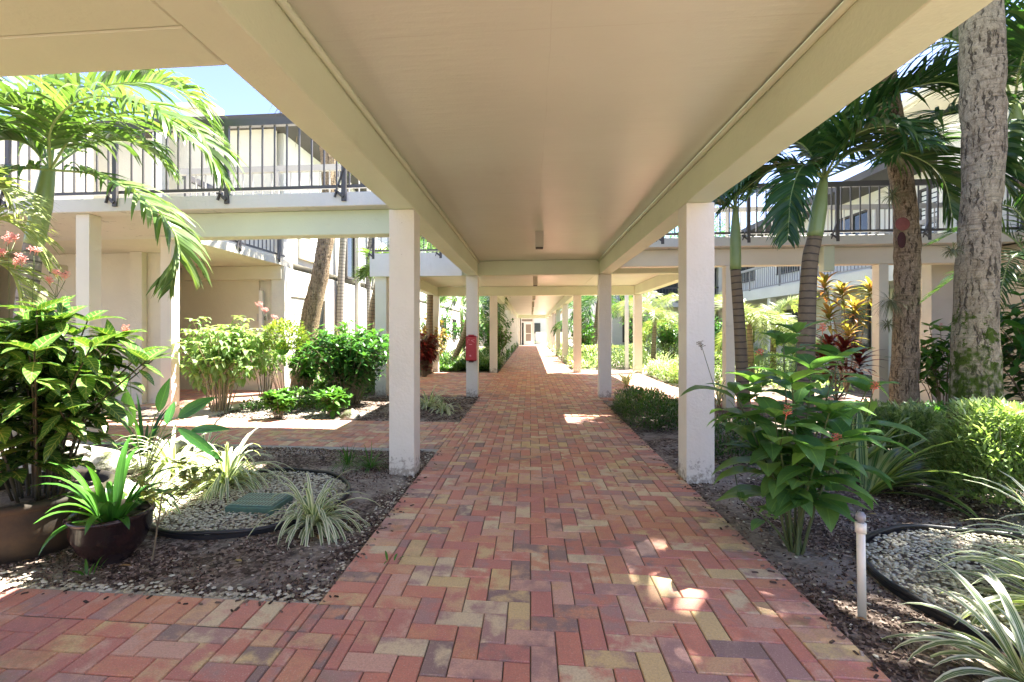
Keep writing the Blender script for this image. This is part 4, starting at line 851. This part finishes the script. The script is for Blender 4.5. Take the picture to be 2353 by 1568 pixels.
# --- left junction beds ---
def cover(lab, x0, x1, y0, y1, h, n, L, W, mat, seed):
    r = random.Random(seed); q = MB()
    for _ in range(n):
        x, y = r.uniform(x0, x1), r.uniform(y0, y1)
        if pdist(x, y) < .03: continue
        k = .6+.6*mn.noise(V((x*1.7, y*1.7, seed))); q.leaf((x, y, r.uniform(0, h)*max(.2, k)), V((r.uniform(-1, 1), r.uniform(-1, 1), r.uniform(.1, 1.3))), V((0, 0, 1)), L*r.uniform(.6, 1.2), W, .5, 2, .2, r.random())
    return tag(q.build('ground_cover', mat), lab, 'ground cover', kind='stuff')
cover('low dark green ground cover along the left far beds', -2.9, -1.0, 14.8, 16.0, .42, 3600, .13, .06, L_cover, 1)
cover('low green planting along the left side of the far walkway', -2.6, -1.0, 16, 40, .45, 7000, .16, .06, L_cover, 2)
cover('low dark green planting left of the junction paving', -4.6, -3.05, 9.4, 11, .45, 2600, .12, .06, L_cover, 3)
cover('green ground planting behind the left junction', -5, -3.05, 13.1, 22, .5, 6000, .16, .06, L_cover, 4)
cover('bright low planting along the right side of the far walkway', 1.35, 2.6, 15.6, 40, .5, 5500, .16, .05, L_hedge, 5)
cover('bright ground planting of the right far courtyard', 3.3, 8.1, 10.2, 25, .3, 9000, .13, .05, L_hedge, 6)
cover('mixed low planting along the back of the left bed', -4.6, -3.0, 7.2, 9.2, .22, 1500, .09, .045, L_cover, 7)
for i, (px, d, n, L, lab, m) in enumerate(((1132, 15.8, 60, .7, 'striped grass right of the red box column at the far bed', L_spid), (1118, 17.5, 60, .8, 'striped grass beside the far left walkway column', L_spid), (1050, 17.5, 60, .8, 'striped grass at the foot of the leaning trunk beyond the junction', L_spid),
        (1400, 18, 60, .8, 'striped grass in the right far bed beside the leaning trunk', L_spid), (1520, 14, 60, .8, 'striped grass behind the low hedge right of the junction', L_spid), (1297, 24, 40, .8, 'striped grass beside the right far walkway edge', L_spid))):
    c = pd(px, CY+FP*CH/d, d); c.z = 0; clump('striped_grass', lab, 'grass clump', c, n, L, .035, m, seed=50+i, group=SG, segs=5)
for i, (px, d, H, SP, LL, m, lab) in enumerate(((1140, 16.5, 1.5, .6, .2, L_mid, 'green shrub with orange tips right of the red box column'), (1130, 20, 2.2, .8, .22, L_dark, 'dark shrub beyond the left junction by the palm'), (985, 15, 1.6, .7, .22, L_croton, 'yellow streaked croton left of the far left column'),
        (975, 13.2, 1.2, .35, .25, L_redc, 'red leaved cordyline at the left junction bed'), (1075, 21, 1.8, 1.0, .22, L_dark, 'dark shrub mass behind the leaning trunk of the left junction'), (1010, 20, 2.4, 1.0, .22, L_dark, 'tall dark shrub against the left building'),
        (1345, 22, 2.2, 1.2, .25, L_dark, 'dark glossy shrub behind the leaning trunk of the right courtyard'), (1540, 18, 1.8, .9, .22, L_dark, 'dark green shrub under the bright palms right of the junction'), (1650, 15, 1.6, .8, .2, L_dark, 'dark rounded shrub behind the clipped yellow hedge'),
        (1338, 19, 1.5, .5, .2, L_mid, 'olive shrub beside the right far walkway column'), (1480, 21, 2.3, 1., .22, L_mid, 'tall light shrub at the back of the right courtyard'), (1860, 13, 1.2, .7, .18, L_mid, 'light shrub below the bright date palms'))):
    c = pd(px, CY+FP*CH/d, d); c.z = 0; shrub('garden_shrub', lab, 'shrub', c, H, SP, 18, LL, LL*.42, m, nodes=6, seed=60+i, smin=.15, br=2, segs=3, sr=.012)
def spalm(lab, px, d, px2, py2, L, n, m, rad, seed, el=(.0, 1.3), LL=.5, W=.035, shaft=0, tm=None, mid=0, sag=1.2, droop=.9, d2=None, nl=24):
    g0 = pd(px, CY+FP*CH/d, d); g0.z = -.02; e = pd(px2, py2, d2 or d); t = thing('slim_palm', lab, 'palm tree', g0)
    trunk(t, [g0, g0.lerp(e, .5)+V((mid, 0, 0)), e], [rad*1.2, rad, rad*.85], tm or ringb, 12)
    if shaft: trunk(t, [e, e+(e-g0).normalized()*shaft], [rad*.95, rad*.5], crownsh, 12, 'crownshaft', ns=6); e = e+(e-g0).normalized()*shaft
    autofronds(t, e, n, L, [m, petiole], LL, W, el, nl, droop, seed=seed, sag=sag); return t
spalm('leaning ringed palm seen between the left junction columns', 1035, 16.8, 1082, 690, 1.6, 10, L_palmd, .09, 1, (-.3, 1.1), mid=.12)
spalm('dark fronded palm beyond the nearest left column', 985, 14.5, 990, 590, 1.9, 12, L_palmd, .1, 3, (-.4, .9))
spalm('palm with hanging dark fronds right of the red box column', 1138, 20, 1140, 640, 1.7, 12, L_palmd, .12, 5, (-.5, .8))
spalm('pale green palm in the background behind the left junction', 1065, 24, 1060, 700, 1.8, 10, L_palm, .1, 7, (-.2, 1.0))
spalm('slanting palm with ringed trunk in the right courtyard beside the far column', 1352, 20, 1378, 680, 1.9, 11, L_palmd, .13, 4, (-.5, .9), mid=.1)
spalm('bright date palm with short brown trunk left of the pair', 1727, 11.5, 1722, 745, 1.35, 24, L_palmy, .07, 2, (-.1, 1.2), LL=.26, W=.016, nl=34, droop=.5)
spalm('bright date palm with short brown trunk right of the pair', 1775, 12.2, 1778, 745, 1.35, 24, L_palmy, .07, 6, (-.1, 1.2), LL=.26, W=.016, nl=34, droop=.5)
spalm('pale date palm arching beside the right junction column', 1500, 17, 1505, 735, 1.7, 22, L_palmy, .08, 8, (-.2, 1.2), LL=.3, W=.018, nl=30, droop=.5)
spalm('tall bright palm behind the right junction', 1440, 23, 1445, 690, 2.2, 18, L_palmy, .08, 9, (-.3, 1.2), LL=.4, W=.025)
spalm('bright palm further back in the right courtyard', 1585, 20, 1580, 700, 2.0, 18, L_palmy, .08, 19, (-.3, 1.2), LL=.35, W=.022)
spalm('small arching palm beside the right far walkway columns', 1322, 24, 1322, 745, 1.4, 14, L_palmd, .06, 12, (-.2, 1.1), LL=.3)
spalm('far palm left of the glass door walkway', 1150, 30, 1152, 660, 1.8, 12, L_palmd, .12, 15, (-.4, .9))
# hedges right courtyard
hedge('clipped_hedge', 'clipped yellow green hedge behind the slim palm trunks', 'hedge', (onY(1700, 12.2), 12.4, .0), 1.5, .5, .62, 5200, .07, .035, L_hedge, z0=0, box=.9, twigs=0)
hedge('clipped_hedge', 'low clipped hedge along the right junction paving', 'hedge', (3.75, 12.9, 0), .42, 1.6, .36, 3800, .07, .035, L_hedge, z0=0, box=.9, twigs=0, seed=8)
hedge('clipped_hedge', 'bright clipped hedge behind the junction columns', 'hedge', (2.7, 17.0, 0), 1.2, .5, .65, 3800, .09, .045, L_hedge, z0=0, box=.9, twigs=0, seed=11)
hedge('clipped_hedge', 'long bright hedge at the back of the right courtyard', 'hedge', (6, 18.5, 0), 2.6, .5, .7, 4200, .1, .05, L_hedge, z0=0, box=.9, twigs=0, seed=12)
# --- right bed ---
c = gp(1490, 975); hedge('ferny_shrub', 'dense low green shrub along the path left of the nearest right column', 'shrub', (c.x+.12, c.y+.55, 0), .42, 1.0, .32, 6500, .055, .018, L_cover, z0=0, box=.3, twigs=12, seed=21)
c = gp(1680, 1050); hedge('ferny_shrub', 'dense low green shrub behind the nearest right column', 'shrub', (c.x+.15, c.y+.1, 0), .38, .5, .3, 3000, .055, .018, L_cover, z0=0, box=.3, twigs=10, seed=22)
# big-leaf firespike
c = gp(1822, 1262); t = thing('firespike_plant', 'large green firespike plant with big leaves and red flowers in the right bed', 'shrub', c); st = MB(); lf = MB(); r = random.Random(12); fl = MB()
def fstem(x, y, dd, n0=.30, nl=5, L=.31, W=.14, fan=1.):
    b0 = V(c)+V((r.uniform(-.05, .05), r.uniform(-.05, .05), -.02)); e = pd(x, y, dd); cv = curve([b0, b0.lerp(e, .5)+V((b0.x-e.x, b0.y-e.y, 0))*.12, e], 10)
    st.tube(cv, [.0085-.0005*i for i in range(11)], 6, cap=False); a0 = r.uniform(0, 6)
    for k in range(nl):
        s = n0+(1-n0)*(k+.5)/nl; xx = s*10; j = min(9, int(xx)); p = cv[j].lerp(cv[j+1], xx-j)
        for h in (0, math.pi):
            a = a0+k*1.45+h+r.uniform(-.35, .35); D = V((math.cos(a), math.sin(a), r.uniform(-.1, .75))).normalized(); sz = r.uniform(.65, 1.12)
            p2 = p+D*.035; st.tube([p, p2], .0028, 4, cap=False); lf.leaf(p2, D, V((0, 0, 1)), L*sz, W*sz, r.uniform(.5, 1.5), 8, .22, r.random(), 0, 0, .05)
    for k in range(4):
        a = k*1.57+r.uniform(-.3, .3); D = V((math.cos(a), math.sin(a), .7)); lf.leaf(e, D, V((0, 0, 1)), L*r.uniform(.5, .9), W*r.uniform(.5, .9), .8, 7, .25, r.random())
    return e
tips = [fstem(*a) for a in ((1800, 790, 2.9), (1865, 850, 2.75), (1730, 880, 2.7), (1690, 905, 2.8, .5), (1925, 830, 3.0), (1990, 900, 2.9), (1905, 950, 2.6), (1780, 960, 2.55), (1840, 1000, 2.8), (1945, 1010, 2.6, .5), (1830, 765, 3.1), (1880, 1040, 2.5, .5), (1750, 1040, 2.75, .5), (1705, 1150, 2.7, .5, 2, .12, .06), (1860, 930, 3.1), (1820, 880, 2.6, .4))]
for p in (pd(1805, 965, 2.45), pd(1925, 1030, 2.5), pd(2005, 905, 2.75), pd(1745, 830, 2.9), pd(1890, 770, 3.0)):
    fl = MB(); spike(fl, p, .07, r, 18, .85); fl.build('flower', coral, t); st.tube([p, p+V((0, .05, -.14))], .003, 4)
lf.build('foliage', L_blue, t); st.build('stems', stemg, t)
flowerstalk('dry_flower_stem', 'dry grey flower stem in front of the nearest right column', gp(1700, 1150), pd(1612, 795, 2.9), [], mat=coral)
q = MB(); spike(q, pd(1612, 805, 2.9), .05, r, 14); tag(q.build('flower', bark_d, bpy.data.objects['dry_flower_stem']))
# ginger, hedges, striped corner plant
c = gp(1990, 1130); clump('ginger_plant', 'arching striped ginger plant behind the firespike', 'plant', c, 34, .8, .075, L_ging, seed=5, droop=1.5, el=(.4, 1.2), az=(-1.6, 1.0), br=.1, segs=7)
c = gp(1935, 1100); clump('ginger_plant', 'long leaved green ginger clump right of the firespike stems', 'plant', c, 20, .75, .06, L_ging, seed=6, droop=1.3, el=(.6, 1.4), az=(-1.2, 1.5), br=.1, segs=7)
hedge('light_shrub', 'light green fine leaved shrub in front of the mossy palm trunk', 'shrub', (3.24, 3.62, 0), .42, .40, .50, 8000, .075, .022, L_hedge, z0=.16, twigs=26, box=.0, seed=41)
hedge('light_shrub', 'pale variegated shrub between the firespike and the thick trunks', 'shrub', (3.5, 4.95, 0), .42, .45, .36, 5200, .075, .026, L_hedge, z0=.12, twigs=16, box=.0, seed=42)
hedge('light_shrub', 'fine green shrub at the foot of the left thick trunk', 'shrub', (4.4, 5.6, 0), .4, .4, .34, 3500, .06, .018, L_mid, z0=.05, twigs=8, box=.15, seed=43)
c = gp(2480, 1420); clump('striped_grass', 'big cream striped grass filling the lower right corner', 'grass clump', c, 80, .62, .034, L_spid, seed=91, group=SG, droop=2.2, el=(.35, 1.4), segs=10, br=.1)
c = gp(2400, 1590); clump('striped_grass', 'striped grass at the very bottom of the right bed', 'grass clump', c, 50, .5, .034, L_spid, seed=92, group=SG, droop=2.0, el=(.5, 1.3), segs=10, br=.08)
c = gp(2560, 1330); clump('striped_grass', 'striped grass at the right edge beside the pale gravel ring', 'grass clump', c, 50, .7, .032, L_spid, seed=93, group=SG, droop=2.0, el=(.6, 1.45), segs=9, br=.1)
for i, (px, py, lab) in enumerate(((1650, 930, 'striped grass beyond the nearest right column'), (1700, 905, 'pale striped clump under the slim palms'), (1440, 885, 'striped clump at the corner of the right junction paving'))):
    clump('striped_grass', lab, 'grass clump', gp(px, py), 46, .6, .03, L_spid, seed=70+i, group=SG, segs=6)
# croton & cordyline
def cordy(lab, base, heads, m, L, W, name='croton'):
    t = thing(name, lab, 'plant', base); s = MB(); q = MB(); b = V(base)
    for h in heads:
        e = pd(*h); cv = curve([b, b.lerp(e, .5)+V((U(-.06, .06), 0, 0)), e], 8); s.tube(cv, [.014-.001*i for i in range(9)], 6, cap=False)
        for k in range(34):
            a = k*2.4; z = k/34; D = V((math.cos(a), math.sin(a), -.2+1.6*z)); q.leaf(e+V((0, 0, -.3+.33*z)), D, V((0, 0, 1)), L*U(.7, 1.1), W*U(.8, 1.1), .9, 4, .3, U(.2, 1)*(.5+.5*z))
    q.build('foliage', m, t); s.build('stems', bark_d, t)
c = gp(1945, 905)
cordy('tall yellow and bronze croton between the slim palm and the thick trunks', c, ((1895, 650, 9.), (1935, 665, 9.), (1965, 705, 9.2), (1905, 720, 8.7), (1950, 760, 8.8), (2000, 660, 9.4)), L_croton, .34, .075)
c = gp(1920, 925); cordy('dark red cordyline low under the tall croton', c, ((1890, 815, 7.6), (1940, 800, 7.5), (1975, 820, 7.4), (1905, 790, 7.8)), L_redc, .36, .075, 'cordyline')
c = gp(2130, 960); shrub('firespike_plant', 'red flowering shrub between the two thick trunks', 'shrub', (c.x, c.y-.3, 0), 1.3, .5, 15, .27, .10, L_mid, nodes=4, seed=33, smin=.55, br=1, flowers=4)
c = gp(2330, 1000); shrub('dark_shrub', 'dense dark broad leaved shrub right of the mossy trunk', 'shrub', (c.x+.2, c.y-.3, 0), 1.85, .9, 36, .22, .11, L_dark, nodes=6, seed=34, smin=.25, br=2)
shrub('dark_shrub', 'green broad leaved shrub at the right edge behind the light hedge', 'shrub', (5.2, 3.9, 0), 1.35, .6, 16, .22, .11, L_mid, nodes=5, seed=35, smin=.3, br=1)
# big trunks
A = (3.42, 3.75); t = thing('thick_palm', 'thick mossy grey palm trunk nearest on the right', 'palm tree', (*A, -.03))
trunk(t, [pd(2236, 1140, 3.95)+V((0, 0, -.05)), pd(2240, 915, 3.95), pd(2243, 640, 3.95), pd(2258, 400, 3.95), pd(2258, 250, 3.95), pd(2252, 0, 3.95), pd(2240, -250, 3.95), pd(2220, -500, 3.95), pd(2200, -700, 3.95)], [.22, .165, .135, .125, .136, .14, .13, .13, .13, .13], trunkm, 28, rough=.012, ns=60)
mpd = [L_palmd, petiole]; autofronds(t, pd(2198, -720, 3.95), 24, 2.5, mpd, .95, .09, (-.3, 1.3), 34, .5, seed=1, sag=.9, az0=[1.7+i*.137 for i in range(20)]+[.6, -.4, .1, 5.4])  # unseen crown, fronds massed on the path side to shade the near paving
t = thing('thick_palm', 'thick brown palm trunk with a red scar, left of the mossy one', 'palm tree', gp(2080, 1000))
trunk(t, [pd(2079, 1010, 6.0)+V((0, 0, -.05)), pd(2078, 890, 6.0), pd(2085, 640, 6.0), pd(2080, 480, 6.0), pd(2062, 350, 6.0), pd(2035, 200, 6.0), pd(2000, -50, 6.0)], [.155, .142, .13, .122, .12, .125, .125], trunkg, 24, rough=.012, ns=50)
hd = pd(1996, -70, 6.0); autofronds(t, hd, 26, 2.4, mpd, .95, .08, (-.2, 1.3), 30, .5, seed=4, sag=.8)  # crown shaped dense and broad to keep sun off the paving
q = MB(); p = pd(2074, 515, 5.86); q.lathe((0, 0, 0), [(.001, .012), (.06, .010), (.085, .0)], 18)
q.v = [(p.x+x, p.y-z-.0, p.z+y*.95) for x, y, z in q.v]; q.build('scar', plain('red_scar', (.20, .06, .045), .8, .3, 30), t)
q = MB(); p = pd(2072, 552, 5.86); q.lathe((0, 0, 0), [(.001, .010), (.035, .008), (.05, .0)], 14); q.v = [(p.x+x, p.y-z, p.z+y*2.0) for x, y, z in q.v]; q.build('scar', plain('dark_scar', (.05, .012, .01), .8, .3, 30), t)
def airp(lab, px, py, d, s, seed): clump('air_plant', lab, 'plant', pd(px, py, d), 90, s, .008, L_moss, el=(-1.2, 1.2), droop=1.0, seed=seed, segs=4, br=.03)
airp('grey air plant tuft on the brown trunk above the red scar', 2050, 448, 5.85, .20, 1); airp('grey hanging air plant on the left side of the brown trunk', 2046, 690, 5.85, .3, 2); airp('small air plant stuck to the left of the mossy trunk', 2190, 575, 3.8, .09, 3); airp('tiny air plant lower on the brown trunk', 2040, 745, 5.9, .12, 4)
# slim palms with explicit fronds
def xpalm(lab, gx, d, pts, rad, O, fr, m, LL=.5, n=40):
    g0 = pd(gx, CY+FP*CH/d, d); g0.z = -.02; t = thing('slim_palm', lab, 'palm tree', g0)
    P = [pd(x, y, d) for x, y in pts]; trunk(t, [g0]+P, [rad*1.25, rad, rad*.9], ringb, 16); trunk(t, [P[-1], P[-1].lerp(pd(*O), .5), pd(*O)], [rad*.98, rad*.95, rad*.5], crownsh, 16, 'crownshaft', ns=10)
    for f in fr: frond(t, [pd(*O)]+[pd(*p) for p in f[0]], (f[1] if len(f) > 1 else LL)*1.12, int((f[2] if len(f) > 2 else n)*1.35), .044, f[3] if len(f) > 3 else 1.0, [m, petiole], rr=.013)
    return t
xpalm('left slim palm with green crownshaft behind the nearest right column', 1712, 6.4, [(1700, 760), (1690, 620)], .07, (1690, 480, 6.4),
      [([(1700, 400, 6.2), (1745, 350, 6.0), (1800, 400, 5.9)], .35, 26), ([(1670, 400, 6.5), (1620, 380, 6.8), (1570, 430, 7)], .35, 26), ([(1650, 440, 6.3), (1640, 450, 6.2), (1600, 520, 6.1)], .3, 20), ([(1740, 440, 6.6), (1790, 440, 6.9), (1830, 500, 7)], .35, 24),
       ([(1690, 380, 6.8), (1720, 260, 7.2), (1790, 220, 7.6)], .5, 30), ([(1640, 470, 6.4), (1600, 500, 6.6), (1580, 560, 6.7)], .28, 18)], L_palmd)
xpalm('right slim palm leaning right with wide dark fronds', 1845, 5.7, [(1858, 640), (1872, 545)], .085, (1893, 410, 5.7),
      [([(1850, 380, 5.5), (1820, 440, 5.3), (1810, 550, 5.2)], .42, 36, 1.0), ([(1960, 350, 5.6), (2070, 350, 5.5), (2160, 400, 5.4), (2190, 500, 5.4)], .55, 46, 1.1), ([(1960, 300, 5.4), (2060, 215, 5.2), (2180, 190, 5.0), (2260, 240, 4.9)], .62, 46, .9),
       ([(1920, 280, 5.8), (1990, 150, 6.0), (2100, 70, 6.2), (2200, 80, 6.3)], .62, 42, .8), ([(1840, 330, 5.7), (1760, 340, 5.7), (1690, 430, 5.6)], .5, 38, 1.1), ([(1880, 280, 5.6), (1860, 180, 5.4), (1800, 120, 5.2)], .6, 36, .8),
       ([(1990, 370, 6.0), (2090, 330, 6.3), (2170, 330, 6.5)], .55, 36, 1.0), ([(1800, 380, 5.9), (1730, 420, 6.1), (1660, 480, 6.2)], .4, 30, 1.2), ([(1950, 320, 5.2), (2040, 290, 4.8), (2120, 330, 4.5)], .5, 36, 1.2)], L_palmd)
t = xpalm('dark palm crown filling the sky behind the mossy trunk', 2420, 5.6, [(2400, 640), (2360, 400)], .085, (2330, 240, 5.6),
      [([(2240, 190, 5.5), (2120, 180, 5.4), (1990, 270, 5.3), (1900, 380, 5.3)], .62, 50, .9), ([(2240, 120, 5.8), (2120, 80, 6.0), (1980, 150, 6.2), (1880, 260, 6.3)], .62, 50, .8), ([(2260, 250, 5.3), (2150, 270, 5.1), (2040, 370, 5.0)], .55, 44, 1.0),
       ([(2400, 170, 5.4), (2500, 200, 5.2), (2600, 330, 5.1)], .6, 40, .9), ([(2350, 130, 5.2), (2400, 60, 4.9), (2480, 80, 4.7)], .6, 36, .9), ([(2380, 240, 5.6), (2440, 290, 5.6), (2480, 400, 5.6)], .55, 36, 1.1),
       ([(2300, 330, 5.4), (2290, 380, 5.3), (2330, 460, 5.2)], .45, 30, 1.0), ([(2260, 60, 5.6), (2160, -40, 5.6), (2020, 20, 5.6)], .6, 40, .8)], L_palmd)
t = thing('fan_palm', 'low arching palm at the right edge beside the mossy trunk', 'palm tree', gp(2420, 960)); o = (2400, 700, 5.0)
trunk(t, [gp(2420, 960), pd(*o)], [.06, .05], ringb, 12)
for f in ([(2350, 640, 4.8), (2280, 660, 4.7), (2200, 760, 4.7)], [(2340, 560, 5.2), (2240, 520, 5.4), (2140, 560, 5.6)], [(2370, 590, 4.8), (2320, 600, 4.6), (2290, 720, 4.5)], [(2380, 560, 5.0), (2330, 480, 5.0), (2260, 470, 5.0)], [(2330, 640, 5.3), (2230, 620, 5.6), (2110, 700, 5.9)]):
    frond(t, [pd(*o)]+[pd(*p) for p in f], .26, 40, .016, .8, [L_palmd, petiole])
# trees beyond the garden
def tree(lab, x, y, H, Rr, n, m, seed):
    r = random.Random(seed); t = thing('broadleaf_tree', lab, 'tree', (x, y, 0)); s = MB(); q = MB(); cl = []
    tp = V((x+r.uniform(-.3, .3), y, H*.5)); s.tube(curve([V((x, y, -.1)), V((x, y, H*.25)), tp], 8), [.3-.02*i for i in range(9)], 10)
    for i in range(16):
        a = i*2.4; rr = Rr*math.sqrt((i+.5)/16); e = V((x+rr*math.cos(a), y+rr*math.sin(a), H*(.62+.35*r.random()*(1-rr/Rr*.5)))); s.tube(curve([tp+V((0, 0, -r.uniform(0, H*.15))), tp.lerp(e, .5)+V((0, 0, -.2)), e], 6), [.11-.016*k for k in range(7)], 6); cl.append(e)
    for i in range(n):
        c0 = r.choice(cl); p = c0+V((r.gauss(0, Rr*.17), r.gauss(0, Rr*.17), r.gauss(0, H*.06))); q.leaf(p, V((r.uniform(-1, 1), r.uniform(-1, 1), r.uniform(-.6, .6))), V((0, 0, 1)), .2*r.uniform(.6, 1.3), .1, .4, 2, .2, r.random())
    s.build('trunk', trunkg, t); q.build('crown', m, t)
tree('leafy tree beyond the low garden wall right of the glass door', 2.6, 51, 6.5, 3.2, 7000, L_dark, 2)
tree('large tree rising behind the far right apartment building', 12, 38, 11, 4.5, 7000, L_dark, 3)
tree('tree crown behind the entrance building at the far end', -4, 54, 9.5, 4, 5000, L_mid, 4)
print('faces', sum(len(o.data.polygons) for o in bpy.data.objects if o.type == 'MESH'))
